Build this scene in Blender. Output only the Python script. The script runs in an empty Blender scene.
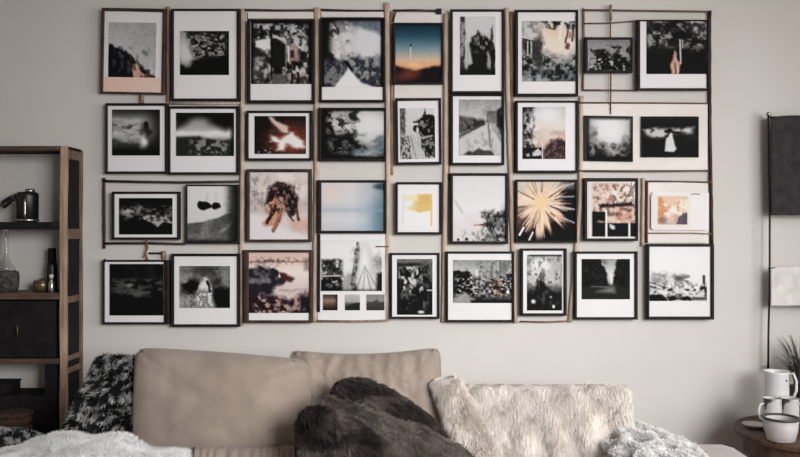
import bpy, bmesh, math, random
import numpy as np
from mathutils import Vector, noise as mnoise

C = bpy.context.scene.collection
S, D, H = 0.004, 3.2, 1.30            # metres per photo pixel on the wall, camera distance, camera height
def sc(d): return S * (D - d) / D
def P(px, py, d): s = sc(d); return Vector(((px - 400) * s, -d, H - (py - 228.5) * s))
def lin(c):
    c = np.asarray(c, float) / 255.0
    return np.where(c <= 0.04045, c / 12.92, ((c + 0.055) / 1.055) ** 2.4)
def col(r, g=None, b=None):
    if g is None: g = b = r
    return tuple(float(x) for x in lin((r, g, b)))

# ------------------------------------------------------------------ materials
def mat(name, rgb, rough=0.7, rgb2=None, scale=20, bump=0.0, bscale=200, stretch=(1, 1, 1), metal=0, contrast=(0.35, 0.65), spec=0.3, sheen=0):
    m = bpy.data.materials.new(name); m.use_nodes = True
    nt = m.node_tree; b = nt.nodes['Principled BSDF']
    b.inputs['Base Color'].default_value = (*col(*rgb), 1)
    b.inputs['Roughness'].default_value = rough
    b.inputs['Metallic'].default_value = metal
    b.inputs['Specular IOR Level'].default_value = spec
    if sheen: b.inputs['Sheen Weight'].default_value = sheen
    tc = nt.nodes.new('ShaderNodeTexCoord'); mp = nt.nodes.new('ShaderNodeMapping')
    mp.inputs['Scale'].default_value = stretch
    nt.links.new(tc.outputs['Object'], mp.inputs['Vector'])
    if rgb2:
        n = nt.nodes.new('ShaderNodeTexNoise'); n.inputs['Scale'].default_value = scale; n.inputs['Detail'].default_value = 5
        r = nt.nodes.new('ShaderNodeValToRGB')
        r.color_ramp.elements[0].position = contrast[0]; r.color_ramp.elements[1].position = contrast[1]
        r.color_ramp.elements[0].color = (*col(*rgb), 1); r.color_ramp.elements[1].color = (*col(*rgb2), 1)
        nt.links.new(mp.outputs[0], n.inputs['Vector']); nt.links.new(n.outputs['Fac'], r.inputs[0]); nt.links.new(r.outputs[0], b.inputs['Base Color'])
    if bump:
        n2 = nt.nodes.new('ShaderNodeTexNoise'); n2.inputs['Scale'].default_value = bscale; n2.inputs['Detail'].default_value = 3
        bm = nt.nodes.new('ShaderNodeBump'); bm.inputs['Strength'].default_value = bump; bm.inputs['Distance'].default_value = 0.004
        nt.links.new(mp.outputs[0], n2.inputs['Vector']); nt.links.new(n2.outputs['Fac'], bm.inputs['Height']); nt.links.new(bm.outputs[0], b.inputs['Normal'])
    return m
def colmat(name, rough=0.6, spec=0.3, sheen=0):
    m = bpy.data.materials.new(name); m.use_nodes = True
    nt = m.node_tree; b = nt.nodes['Principled BSDF']
    a = nt.nodes.new('ShaderNodeAttribute'); a.attribute_name = 'Col'
    nt.links.new(a.outputs['Color'], b.inputs['Base Color'])
    b.inputs['Roughness'].default_value = rough; b.inputs['Specular IOR Level'].default_value = spec
    b.inputs['Sheen Weight'].default_value = sheen
    return m
M = dict(
    wall=mat('wall_paint', (203, 199, 194), 0.9, (207, 203, 199), 3, 0.1, 60),
    floor=mat('floor_wood', (120, 92, 70), 0.5, (92, 70, 54), 6, 0.1, 40, (1, 8, 1)),
    ceiling=mat('ceiling_paint', (215, 210, 204), 0.9),
    black=mat('black_frame', (22, 18, 20), 0.55, (38, 30, 30), 30, 0.1, 120, spec=.15),
    brown=mat('dark_brown_frame', (46, 32, 30), 0.5, (70, 50, 43), 25, 0.1, 120, spec=.2),
    copper=mat('copper_frame', (108, 74, 58), 0.4, (140, 100, 80), 25),
    bamboo=mat('bamboo_lath', (178, 156, 138), 0.6, (208, 188, 170), 12, 0.2, 80, (6, 6, 1)),
    lathd=mat('brown_lath', (118, 96, 82), 0.6, (158, 134, 116), 14, 0.2, 80, (6, 6, 1)),
    rod=mat('thin_rod', (84, 62, 52), 0.5, (116, 88, 72), 20),
    rope=mat('twine', (140, 92, 66), 0.9, (104, 66, 48), 90, 0.4, 300),
    paper=mat('photo_paper', (220, 218, 219), 0.55, (226, 224, 225), 6, spec=.15),
    peach=mat('peach_paper', (226, 190, 172), 0.6, (222, 200, 188), 14),
    paperw=mat('warm_paper', (214, 208, 203), 0.6, (224, 219, 214), 8),
    shelfw=mat('shelf_wood', (92, 72, 60), 0.65, (126, 102, 86), 10, 0.3, 60, (5, 5, 1)),
    shelfp=mat('post_wood', (140, 116, 98), 0.65, (172, 146, 126), 10, 0.3, 60, (5, 5, 1)),
    shelfh=mat('shelf_board_wood', (72, 56, 48), 0.6, (100, 80, 66), 10, 0.3, 60, (1, 5, 5)),
    shelfd=mat('shelf_dark', (26, 25, 27), 0.8, (36, 33, 34), 20, 0.2, 90, spec=.1),
    metalb=mat('black_metal', (30, 29, 31), 0.35, metal=0.3, spec=0.5),
    steel=mat('steel', (170, 168, 168), 0.25, metal=0.9),
    brass=mat('brass', (120, 104, 80), 0.35, metal=0.7),
    glassy=None,
    linen=mat('tan_linen', (144, 130, 119), 0.95, (158, 144, 132), 5, 0.5, 420, sheen=0.2),
    sofa=mat('sofa_fabric', (178, 170, 164), 0.95, (192, 184, 178), 8, 0.4, 350, sheen=0.2),
    darkcloth=mat('charcoal_cloth', (44, 42, 45), 0.95, (58, 54, 56), 30, 0.5, 260),
    palecloth=mat('pale_cloth', (204, 200, 198), 0.95, (220, 217, 215), 30, 0.5, 120),
    ceramic=mat('white_ceramic', (214, 213, 213), 0.3, (222, 221, 221), 8, spec=0.5),
    greyceramic=mat('grey_ceramic', (176, 172, 172), 0.5, (192, 188, 188), 12, 0.1, 90),
    rimdark=mat('dark_glaze', (70, 62, 60), 0.4),
    leaf_print=mat('leaf_glaze', (196, 193, 191), 0.4, (62, 62, 64), 16, contrast=(0.5, 0.56)),
    table=mat('table_wood', (98, 74, 60), 0.5, (66, 50, 42), 9, 0.2, 60, (1, 6, 1)),
    wicker=mat('wicker', (84, 62, 48), 0.9, (44, 34, 30), 60, 0.6, 120, (1, 1, 5)),
    grasspl=mat('dark_grass', (52, 52, 50), 0.8, (84, 80, 74), 20),
    basket=mat('grey_woven', (84, 80, 78), 0.9, (44, 42, 42), 50, 0.6, 90),
    print=colmat('photo_print', 0.6, 0.06), fur=colmat('fur_fibre', 0.9, 0.1, 0.0),
)
g = bpy.data.materials.new('clear_glass'); g.use_nodes = True
gb = g.node_tree.nodes['Principled BSDF']; gb.inputs['Transmission Weight'].default_value = 1; gb.inputs['Roughness'].default_value = 0.05
gb.inputs['Base Color'].default_value = (.9, .92, .92, 1); M['glassy'] = g

# ------------------------------------------------------------------ object helpers
def link_mesh(name, verts, faces, m, parent=None, smooth=False, cols=None):
    me = bpy.data.meshes.new(name)
    o = bpy.data.objects.new(name, me); C.objects.link(o)
    if parent is not None:
        base = parent
        off = Vector((0, 0, 0))
        while base is not None: off += base.location; base = base.parent
        verts = [(v[0] - off.x, v[1] - off.y, v[2] - off.z) for v in verts]
        o.parent = parent
    me.from_pydata([tuple(v) for v in verts], [], faces); me.update()
    if cols is not None:
        a = me.color_attributes.new('Col', 'FLOAT_COLOR', 'POINT')
        buf = np.ones((len(verts), 4), np.float32); buf[:, :3] = cols
        a.data.foreach_set('color', buf.ravel())
    if smooth: me.polygons.foreach_set('use_smooth', [True] * len(me.polygons))
    me.materials.append(m)
    return o
def thing(name, label, cat, loc, group=None):
    o = bpy.data.objects.new(name, None); C.objects.link(o); o.location = loc; o.empty_display_size = 0.05
    o['label'] = label; o['category'] = cat
    if group: o['group'] = group
    return o
def tag(o, label, cat, group=None, kind=None):
    o['label'] = label; o['category'] = cat
    if group: o['group'] = group
    if kind: o['kind'] = kind
    return o
class MB:
    def __init__(s): s.v = []; s.f = []
    def add(s, v, f): n = len(s.v); s.v += [tuple(a) for a in v]; s.f += [tuple(i + n for i in q) for q in f]; return s
    def box(s, a, b, bev=0.0):
        x0, y0, z0 = [min(a[i], b[i]) for i in range(3)]; x1, y1, z1 = [max(a[i], b[i]) for i in range(3)]
        if not bev:
            return s.add([(x0,y0,z0),(x1,y0,z0),(x1,y1,z0),(x0,y1,z0),(x0,y0,z1),(x1,y0,z1),(x1,y1,z1),(x0,y1,z1)],
                         [(0,3,2,1),(4,5,6,7),(0,1,5,4),(1,2,6,5),(2,3,7,6),(3,0,4,7)])
        bm = bmesh.new(); bmesh.ops.create_cube(bm, size=1)
        for v in bm.verts: v.co = Vector(((x0+x1)/2+v.co.x*(x1-x0), (y0+y1)/2+v.co.y*(y1-y0), (z0+z1)/2+v.co.z*(z1-z0)))
        bmesh.ops.bevel(bm, geom=bm.edges[:], offset=bev, segments=3, profile=0.5, affect='EDGES')
        bm.verts.ensure_lookup_table()
        s.add([v.co[:] for v in bm.verts], [[v.index for v in f.verts] for f in bm.faces]); bm.free(); return s
    def tube(s, pts, r, n=8, flat=1.0):
        pts = [Vector(p) for p in pts]; rs = r if isinstance(r, (list, tuple)) else [r] * len(pts)
        V = []; F = []
        for i, p in enumerate(pts):
            t = (pts[min(i+1, len(pts)-1)] - pts[max(i-1, 0)]).normalized()
            up = Vector((0, 1, 0)) if abs(t.y) < 0.9 else Vector((1, 0, 0))
            a = t.cross(up).normalized(); b = t.cross(a).normalized()
            for k in range(n):
                th = 2 * math.pi * k / n
                V.append(p + a * math.cos(th) * rs[i] + b * math.sin(th) * rs[i] * flat)
        for i in range(len(pts) - 1):
            for k in range(n):
                F.append((i*n+k, i*n+(k+1) % n, (i+1)*n+(k+1) % n, (i+1)*n+k))
        F.append(tuple(range(n))[::-1]); F.append(tuple((len(pts)-1)*n + k for k in range(n)))
        return s.add(V, F)
    def lathe(s, c, prof, n=32, sx=1, sy=1, cap=True):
        V = []; F = []
        for (r, z) in prof:
            for k in range(n):
                th = 2*math.pi*k/n; V.append((c[0]+r*math.cos(th)*sx, c[1]+r*math.sin(th)*sy, c[2]+z))
        for i in range(len(prof)-1):
            for k in range(n): F.append((i*n+k, i*n+(k+1) % n, (i+1)*n+(k+1) % n, (i+1)*n+k))
        if cap and prof[0][0] > 1e-5: F.append(tuple(range(n))[::-1])
        if cap and prof[-1][0] > 1e-5: F.append(tuple((len(prof)-1)*n+k for k in range(n)))
        return s.add(V, F)
    def build(s, name, m, parent=None, smooth=False): return link_mesh(name, s.v, s.f, m, parent, smooth)

# ------------------------------------------------------------------ the painter for the photographs' own printed pictures
def vnoise(u, v, scale, seed):
    r = np.random.RandomState(seed); G = r.rand(64, 64)
    x = u * scale + 7.3; y = v * scale + 3.1
    xi = np.floor(x).astype(int); yi = np.floor(y).astype(int); xf = x - xi; yf = y - yi
    xf = xf*xf*(3-2*xf); yf = yf*yf*(3-2*yf)
    a = G[yi % 64, xi % 64]; b = G[yi % 64, (xi+1) % 64]; c = G[(yi+1) % 64, xi % 64]; d = G[(yi+1) % 64, (xi+1) % 64]
    return (a*(1-xf)+b*xf)*(1-yf)+(c*(1-xf)+d*xf)*yf
def fbm(u, v, scale, seed, o=3):
    t = 0; w = 0
    for i in range(o): t = t + vnoise(u, v, scale*2**i, seed+i*17) * 0.55**i; w += 0.55**i
    return t / w
def sm(x, a, b): t = np.clip((x-a)/(b-a+1e-9), 0, 1); return t*t*(3-2*t)
def finish(a, key):
    amp = 5 if key in ('A5', 'B1', 'B2', 'C4', 'C5', 'D1', 'D4a', 'D4b', 'D4c', 'D8') else 19
    n = fbm(a.u*a.nx/60, a.v*a.ny/60, 13, a.seed+77, 3)-.5; n2 = fbm(a.u*a.nx/60, a.v*a.ny/60, 26, a.seed+99, 2)-.5
    lum = a.c.mean(-1); mid = np.clip(1-abs(lum-115)/95, .06, 1)
    a.c = a.c+((n+n2)*2.2*amp*mid)[..., None]
    l = a.c.mean(-1, keepdims=True); l2 = 118+(l-118)*1.15-6; a.c = np.clip(l2+(a.c-l)*.92, 15, 224)
class Art:
    def __init__(s, w, h, base=128, seed=1, res=1.7):
        s.nx = max(8, int(w*res)); s.ny = max(8, int(h*res)); s.seed = seed
        s.u, s.v = np.meshgrid(np.linspace(0, 1, s.nx), np.linspace(0, 1, s.ny))
        s.c = np.zeros((s.ny, s.nx, 3)); s.c[:] = s.k(base)
    def k(s, c): return np.array([c, c, c], float) if np.isscalar(c) else np.array(c, float)
    def mix(s, m, c): m = np.clip(m, 0, 1)[..., None]; s.c = s.c*(1-m) + s.k(c)*m; return s
    def grad(s, stops, horiz=False, m=1.0):
        t = s.u if horiz else s.v; p = [q[0] for q in stops]; cs = np.array([s.k(q[1]) for q in stops])
        g = np.stack([np.interp(t, p, cs[:, i]) for i in range(3)], -1); s.c = s.c*(1-m) + g*m; return s
    def w(s, a, sd=5, f=8): return s.u + a*(fbm(s.u, s.v, f, s.seed+sd)-.5)*2, s.v + a*(fbm(s.u, s.v, f, s.seed+sd+40)-.5)*2
    def ell(s, x, y, rx, ry, c, soft=0.3, warp=0.0, a=1.0, rot=0):
        u, v = s.w(warp) if warp else (s.u, s.v)
        dx, dy = u-x, v-y; ca, sa = math.cos(rot), math.sin(rot)
        q = np.sqrt(((dx*ca+dy*sa)/rx)**2 + ((-dx*sa+dy*ca)/ry)**2)
        return s.mix((1-sm(q, 1-soft, 1+soft))*a, c)
    def poly(s, pts, c, soft=0.02, warp=0.0, a=1.0, f=8):
        u, v = s.w(warp, 9, f) if warp else (s.u, s.v)
        inside = np.zeros_like(u, bool); dist = np.full_like(u, 9.0); n = len(pts)
        for i in range(n):
            x0, y0 = pts[i]; x1, y1 = pts[(i+1) % n]
            cond = ((y0 > v) != (y1 > v)) & (u < (x1-x0)*(v-y0)/((y1-y0) if abs(y1-y0) > 1e-9 else 1e-9)+x0)
            inside ^= cond
            ex, ey = x1-x0, y1-y0; t = np.clip(((u-x0)*ex+(v-y0)*ey)/(ex*ex+ey*ey+1e-12), 0, 1)
            dist = np.minimum(dist, np.hypot(u-x0-t*ex, v-y0-t*ey))
        sd = np.where(inside, -dist, dist)
        return s.mix((1-sm(sd, -soft, soft))*a, c)
    def rect(s, x0, y0, x1, y1, c, soft=0.012, a=1.0, warp=0): return s.poly([(x0,y0),(x1,y0),(x1,y1),(x0,y1)], c, soft, warp, a)
    def line(s, x0, y0, x1, y1, w, c, soft=0.5, a=1.0, warp=0):
        u, v = s.w(warp) if warp else (s.u, s.v)
        ex, ey = x1-x0, y1-y0; t = np.clip(((u-x0)*ex+(v-y0)*ey)/(ex*ex+ey*ey+1e-12), 0, 1)
        d = np.hypot(u-x0-t*ex, v-y0-t*ey)/w
        return s.mix((1-sm(d, 1-soft, 1+soft))*a, c)
    def blot(s, c, f, th, box=(0,0,1,1), a=1.0, sd=1, soft=0.09, sx=1, sy=1, edge=0.06):
        n = fbm(s.u*sx, s.v*sy, f, s.seed*31+sd, 4)
        m = sm(n, th-soft, th+soft)
        x0, y0, x1, y1 = box
        m = m*sm(s.u, x0-edge, x0+edge)*(1-sm(s.u, x1-edge, x1+edge))*sm(s.v, y0-edge, y0+edge)*(1-sm(s.v, y1-edge, y1+edge))
        return s.mix(m*a, c)
    def vig(s, c=25, w=0.1, a=0.8):
        d = np.minimum(np.minimum(s.u, 1-s.u), np.minimum(s.v, 1-s.v)); return s.mix((1-sm(d, 0, w))*a, c)

A = {}
def art(key):
    def deco(fn): A[key] = fn; return fn
    return deco
@art('A1')
def _(a):
    a.grad([(0, 168), (.4, 184), (1, 190)]).ell(1, .1, .5, .5, 150, .8, a=.5)
    a.poly([(0, .31), (.12, .33), (.3, .38), (.5, .5), (.72, .62), (.86, .7), (1, .78), (1, 1), (0, 1)], (34, 34, 40), .02, .05, f=12)
    a.blot(96, 16, .58, (.1, .36, .85, .75), .6)
    a.poly([(.5, .62), (.6, .58), (.68, .72), (.82, .76), (.93, .82), (.95, .94), (.52, .97), (.55, .8)], (198, 158, 138), .02, .03).blot((90, 66, 60), 14, .56, (.5, .6, .95, .95), .8, 3)
    a.rect(.0, .93, 1, 1.1, (216, 186, 170), .02).ell(.22, .9, .035, .08, 200, .3)
@art('A2')
def _(a):
    a.grad([(0, 150), (.4, 196), (.75, 120), (1, 30)])
    a.poly([(.12, -.1), (1.1, -.1), (1.1, 1.1), (.3, .9), (.22, .6), (.16, .3)], 40, .05, .09, f=7)
    a.blot(150, 14, .54, (.12, .02, .95, .66), .75, 2).blot(36, 10, .5, (.2, -.1, 1.1, .6), .8, 4).blot(180, 20, .62, (.1, .08, .9, .6), .8, 7)
    a.ell(.12, .55, .13, .2, 196, .7, .05)
    a.poly([(0, .76), (.15, .84), (.3, .7), (.5, .66), (.7, .62), (1, .55), (1, 1.1), (0, 1.1)], 24, .04, .06).ell(.82, .46, .06, .04, 160, .6, .05)
@art('A3')
def _(a):
    a.c[:] = a.k(54); a.blot(196, 9, .5, a=.95).blot(28, 11, .5, a=.85, sd=3)
    a.rect(.33, .28, .58, .72, 40, .03).poly([(.08, .3), (.32, .28), (.32, .46), (.2, .46), (.08, .4)], 212, .02, .02).rect(.6, .4, .78, .64, (186, 148, 138), .02, .8).rect(.65, .46, .71, .58, 50, .02).line(.62, .4, .62, .64, .012, 210)
    a.ell(.16, .78, .11, .2, 170, .5, .1).blot(40, 16, .5, (.05, .6, .28, 1), .8, 13).rect(.34, .84, .62, 1.1, 96, .03).rect(.62, .84, .9, 1.1, (180, 140, 134), .03, .7).blot(40, 22, .5, (.6, .84, .9, 1.1), .8, 8).line(.68, .84, .68, 1, .02, 40).line(.78, .84, .78, 1, .02, 40)
    a.rect(.36, .05, .54, .17, 50, .02).rect(.4, .07, .48, .14, 170, .02).blot(190, 12, .5, (.5, .05, .92, .34), .8, 11).line(.34, .1, .34, .9, .014, 24).line(.58, .3, .58, .8, .014, 150, a=.6).poly([(.36, .2), (.6, .3), (.6, .36), (.36, .26)], 190, .02, .03)
    a.mix((1-sm(a.u, .0, .09)), 30).mix(sm(a.u, .93, .97), 30).mix(1-sm(a.v, .02, .06), 28)
@art('A4')
def _(a):
    a.grad([(0, 100), (.25, 176), (.55, 196), (.7, 110), (1, 50)])
    a.rect(-.1, -.1, .2, .7, 34, .05, warp=.05).blot(60, 11, .52, (.1, 0, .5, .75), .85, 2).blot(206, 11, .52, (.14, .04, .5, .6), .85, 3)
    a.ell(.74, .3, .26, .26, (202, 204, 208), .5).line(.5, .02, 1, .14, .09, (92, 102, 116), a=.8, warp=.03)
    a.poly([(0, .6), (.25, .62), (.42, .6), (.5, .56), (.75, .6), (.9, .55), (1.1, .6), (1.1, 1.1), (0, 1.1)], (56, 60, 68), .05, .07).blot(166, 12, .52, (.4, .5, .95, .95), .8, 6)
    a.blot(140, 14, .5, (.0, .65, .35, 1), .7, 7).poly([(.1, 1.1), (.36, .82), (.44, .7), (.54, .84), (.66, .96), (1.0, 1.02), (1, 1.1)], 214, .025, .02).poly([(.34, .62), (.42, .62), (.52, .76), (.47, .76), (.4, .68)], 30, .02)
    a.mix(1-sm(a.v, 0, .07), 24).mix(sm(a.u, .93, .98), 24).mix(1-sm(a.u, .02, .05), 24)
@art('A5')
def _(a):
    a.grad([(0, (34, 54, 64)), (.2, (50, 88, 108)), (.42, (120, 146, 156)), (.6, (204, 176, 150)), (.74, (226, 160, 110)), (.8, (150, 90, 70)), (1, (30, 26, 30))])
    a.line(.33, .38, .33, .58, .012, (210, 208, 200), .8, .8).ell(.33, .36, .018, .025, 30, .3)
    a.ell(.38, .77, .14, .09, (255, 206, 160), .8).poly([(0, .7), (.2, .74), (.38, .8), (.6, .76), (.82, .72), (1, .7), (1, 1), (0, 1)], (40, 32, 36), .03, .02)
    a.ell(.32, .84, .2, .1, (140, 70, 50), .8, a=.7).ell(.12, .92, .2, .07, (120, 66, 56), .8, a=.5)
@art('A6')
def _(a):
    a.grad([(0, 196), (.6, 188), (1, 150)]).rect(0, 0, .14, 1, 60, .03, warp=.04).blot(170, 14, .5, (0, .1, .16, .8), .8)
    a.poly([(.22, 1), (.24, .5), (.34, .36), (.44, .32), (.52, .24), (.6, .32), (.72, .35), (.84, .4), (.9, .16), (.95, .5), (1, .6), (1, 1)], 38, .03, .06, f=14)
    a.poly([(.18, .46), (.26, .42), (.34, .8), (.2, .84)], 176, .03, .04).blot(150, 13, .6, (.3, .3, .9, .6), .8, 3).poly([(.76, .6), (.84, .62), (.86, .9), (.78, .92)], 150, .03, .05)
    a.rect(0, .9, 1, 1, 36, .04, warp=.04)
@art('A7')
def _(a):
    a.grad([(0, 180), (.4, 204), (1, 120)]).blot(110, 11, .52, (0, 0, .42, .5), .7)
    a.ell(.62, .32, .3, .4, (230, 206, 188), .7).ell(.62, .16, .14, .1, (226, 182, 150), .9, a=.6).line(.72, .0, .7, .3, .03, (236, 214, 196))
    a.poly([(0, .27), (.24, .3), (.26, .66), (0, .66)], 74, .03, .02).rect(.05, .36, .16, .54, 40, .02).line(.0, .26, .28, .32, .015, 196).line(.105, .34, .105, .56, .012, 180).line(.17, .34, .18, .6, .014, 180)
    a.poly([(.36, .02), (.46, 0), (.56, .14), (.46, .12)], 34, .015, .05, f=14).poly([(.54, 0), (.72, 0), (.68, .1), (.62, .16)], 44, .015, .06, f=16).poly([(.78, .02), (1, 0), (1, .12), (.82, .14)], 30, .015, .05, f=16).blot(200, 22, .55, (.36, 0, 1, .16), .7, 15)
    a.line(.86, .1, .8, .36, .016, (90, 62, 50), warp=.02).line(.95, .1, .94, .32, .02, (70, 52, 46), warp=.02).rect(.86, .18, .97, .28, (150, 120, 104), .02, .8).ell(.84, .42, .05, .05, (110, 76, 62), .4, .05)
    a.poly([(0, .64), (.2, .68), (.42, .52), (.6, .62), (.8, .64), (1, .54), (1.1, 1.1), (0, 1.1)], (104, 110, 114), .08, .08).blot(34, 13, .5, (-.1, .58, 1.1, .98), .9, 5).blot(176, 15, .56, (0, .5, 1, .8), .8, 9).ell(.3, .52, .08, .26, 64, .5, .08).blot(170, 12, .5, (0, .86, .5, 1.1), .7, 19)
@art('A8')
def _(a):
    a.grad([(0, 128), (.5, 150), (1, 120)]).blot(36, 8, .52, (0, .2, 1, .75), .9)
    a.poly([(.18, 1), (.2, .55), (.3, .4), (.36, .34), (.44, .5), (.54, .62), (.62, .44), (.7, .36), (.76, .56), (.9, .64), (1, .8), (1, 1)], 34, .03, .06, f=12)
    a.poly([(0, .86), (.2, .74), (.2, 1), (0, 1)], 34, .04, .05).blot(196, 14, .64, (.1, .55, 1, 1), .9, 6).ell(.1, .9, .1, .05, 170, .4, .1)
@art('A9')
def _(a):
    a.c[:] = a.k(36); a.blot(160, 10, .48, (.0, -.1, 1.1, .5), .85, 2).poly([(.5, -.1), (1.1, -.1), (1.1, .26), (.84, .2), (.7, .1)], 190, .08, .07, .9).blot(40, 13, .5, (0, 0, 1.1, .66), .85, 4)
    a.ell(.56, .27, .1, .07, 26, .5, .06).ell(.84, .52, .1, .04, 110, .6, .1, .7).mix(sm(a.v, .58, .72)*.95, 24)
    a.line(.56, .36, .57, .8, .013, 186).line(.6, .36, .6, .5, .012, 160).poly([(.42, 1), (.4, .84), (.43, .7), (.46, .56), (.49, .58), (.5, .72), (.56, .8), (.54, 1)], (196, 152, 136), .018, .02).line(.47, .8, .5, 1, .013, (100, 68, 60)).line(.52, .86, .52, 1, .01, (224, 186, 170))
@art('B1')
def _(a):
    a.grad([(0, 70), (.25, 150), (.5, 176), (.7, 90), (1, 30)]).blot(60, 5, .52, (-.1, .3, .7, .8), .8, 3, sy=2).blot(190, 5, .5, (0, .2, .6, .6), .6, 5, sy=2)
    a.mix(sm(a.u, .6, 1)*.85, 34).mix((1-sm(a.v, 0, .2))*.5, 40).ell(.71, .34, .05, .08, 24, .5).ell(.7, .5, .12, .12, 50, .5, .08).ell(.66, .7, .07, .16, 214, .9, .04).ell(.35, .62, .25, .06, 186, .8, .1, .7)
    a.mix(sm(a.v, .72, .95), 32)
@art('B2')
def _(a):
    a.grad([(0, 30), (.25, 70), (.45, 216), (.56, 200), (.64, 70), (1, 34)]).ell(.35, .28, .25, .14, 176, .8, .05, .8)
    a.poly([(.5, 0), (1, 0), (1, .3), (.85, .4), (.65, .22)], 28, .12).poly([(0, 0), (.3, 0), (.2, .22), (0, .36)], 34, .12)
    a.poly([(0, .56), (.4, .54), (.7, .66), (.95, .72), (1, 1), (0, 1)], 50, .05).blot(170, 12, .56, (.25, .56, .9, 1), .7, 2).mix(sm(a.u, .9, 1)*.9, 26)
@art('B3')
def _(a):
    a.c[:] = a.k((38, 34, 36)); a.ell(.72, .64, .42, .4, (150, 70, 52), .8, .06, .8)
    a.poly([(.26, .02), (.34, .02), (.5, .2), (.66, .3), (.66, .44), (.5, .42), (.4, .24)], (206, 180, 168), .04, .04).poly([(.3, .5), (.42, .56), (.52, .6), (.6, .5), (.72, .44), (.95, .66), (.98, .82), (.8, .86), (.64, .72), (.58, .92), (.42, .92), (.48, .7), (.32, .68)], (240, 222, 214), .06, .04)
    a.ell(.4, .42, .1, .1, (80, 52, 48), .6).blot(180, 22, .6, (.02, .86, .35, .98), .8, 3)
@art('B4')
def _(a):
    a.grad([(0, 120), (.3, 190), (.6, 150), (1, 60)]).ell(.75, .3, .35, .35, 206, .8)
    a.poly([(-.1, -.1), (.15, -.1), (.2, .5), (.5, .45), (.55, .6), (.75, .8), (.6, 1.1), (-.1, 1.1)], 32, .05, .08).blot(40, 8, .52, (.1, -.1, .55, .6), .9, 4).blot(178, 9, .55, (.1, .05, .5, .5), .8, 7)
    a.ell(.52, .14, .07, .12, 50, .4, .1).blot((96, 110, 120), 6, .5, (.5, .5, 1, .9), .8, 9, sy=2).ell(.7, .88, .2, .07, (170, 182, 192), .8, .06, .7).mix((1-sm(a.v, 0, .05)), 30).mix(sm(a.v, .93, 1), 30).blot(130, 12, .6, (.1, .6, .5, .9), .6, 12)
@art('B5')
def _(a):
    a.grad([(0, 196), (1, 180)]).rect(0, 0, .15, .55, 110, .02).blot(60, 20, .5, (0, 0, .16, .6), .7)
    a.poly([(.34, .28), (.52, .24), (.66, .16), (.72, .02), (.76, .14), (.96, .16), (1.1, .2), (1.1, .97), (.72, .97), (.6, .7), (.56, .5), (.4, .44)], 30, .02, .05, f=14).poly([(.34, .29), (.52, .29), (.5, .34), (.36, .34)], 196, .015).ell(.5, .44, .04, .07, 190, .4)
    a.blot(150, 18, .6, (.5, .2, 1, .95), .8, 21).line(.6, .6, .92, .55, .02, 150, warp=.03).line(.62, .72, .95, .68, .02, 120, warp=.04).poly([(0, .54), (.24, .56), (.4, 1.1), (0, 1.1)], 80, .03, .05).blot(190, 20, .52, (0, .5, .4, 1.1), .8, 4).poly([(.26, .48), (.44, .56), (.74, 1.1), (.4, 1.1)], 176, .04).line(.3, .55, .46, 1, .01, 110)
@art('B6')
def _(a):
    a.grad([(0, 150), (.3, 182), (.55, 150), (1, 130)]).blot(140, 4, .55, (0, 0, 1, .3), .5)
    a.poly([(0, .3), (.3, .3), (.5, .36), (.64, .4), (.3, .56), (0, .6)], 96, .03, .04).blot(44, 12, .5, (0, .36, .6, .54), .8, 3).rect(.64, .2, .86, .42, 116, .02).poly([(.86, .2), (1, .16), (1, .6), (.88, .5)], 44, .03, .04)
    a.poly([(.62, .42), (.7, .42), (1, .8), (1, 1), (0, 1), (0, .72)], 186, .02).blot(140, 9, .55, (.2, .55, 1, .95), .6, 6).line(.68, .44, .74, .86, .02, 120).poly([(.2, .94), (.45, .88), (.75, .9), (.8, 1), (.1, 1)], 70, .03, .05)
    a.line(0, .66, .6, .44, .015, 80)
@art('B7')
def _(a):
    a.grad([(0, 176), (.35, (208, 200, 194)), (.7, (204, 184, 172)), (1, (120, 100, 96))]).rect(-.1, -.1, .2, .85, 96, .04, warp=.05).blot(30, 13, .5, (-.1, -.1, .28, 1), .85).blot(210, 14, .52, (.04, .1, .4, .8), .7, 5)
    a.ell(.6, .15, .3, .16, 212, .8).blot((190, 160, 142), 12, .54, (.2, .45, 1.1, .8), .7, 6).rect(.66, .46, .98, .54, (176, 148, 134), .02, .6)
    a.poly([(.56, .74), (.68, .64), (.9, .62), (1.1, .68), (1.1, 1.1), (.5, 1.1), (.5, .84)], (66, 50, 54), .05, .05).rect(.0, .78, .46, 1.1, 36, .02).ell(.34, .88, .12, .06, 190, .3, .12).ell(.1, .92, .06, .06, 160, .5, .1).blot((150, 116, 104), 14, .58, (.5, .62, 1.1, 1), .5, 8).line(.46, .72, .46, 1, .012, 206)
@art('B8')
def _(a):
    a.c[:] = a.k(120); a.ell(.5, .2, .48, .6, 212, .7, .04).poly([(0, .62), (.2, .6), (.35, .64), (.5, .7), (.7, .62), (.85, .5), (1, .56), (1.1, 1.1), (0, 1.1)], 70, .1, .1).blot(150, 13, .52, (.05, .5, .95, .9), .7, 2).blot(34, 10, .5, (0, .62, 1, 1.1), .8, 3)
    a.ell(.55, .76, .13, .07, 170, .8, .12, .7).ell(.12, .42, .07, .12, 90, .8, .1, .7).ell(.85, .46, .08, .08, 120, .8, .1, .6).vig(26, .1, .85).mix(sm(a.v, .84, .96), 26)
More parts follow.
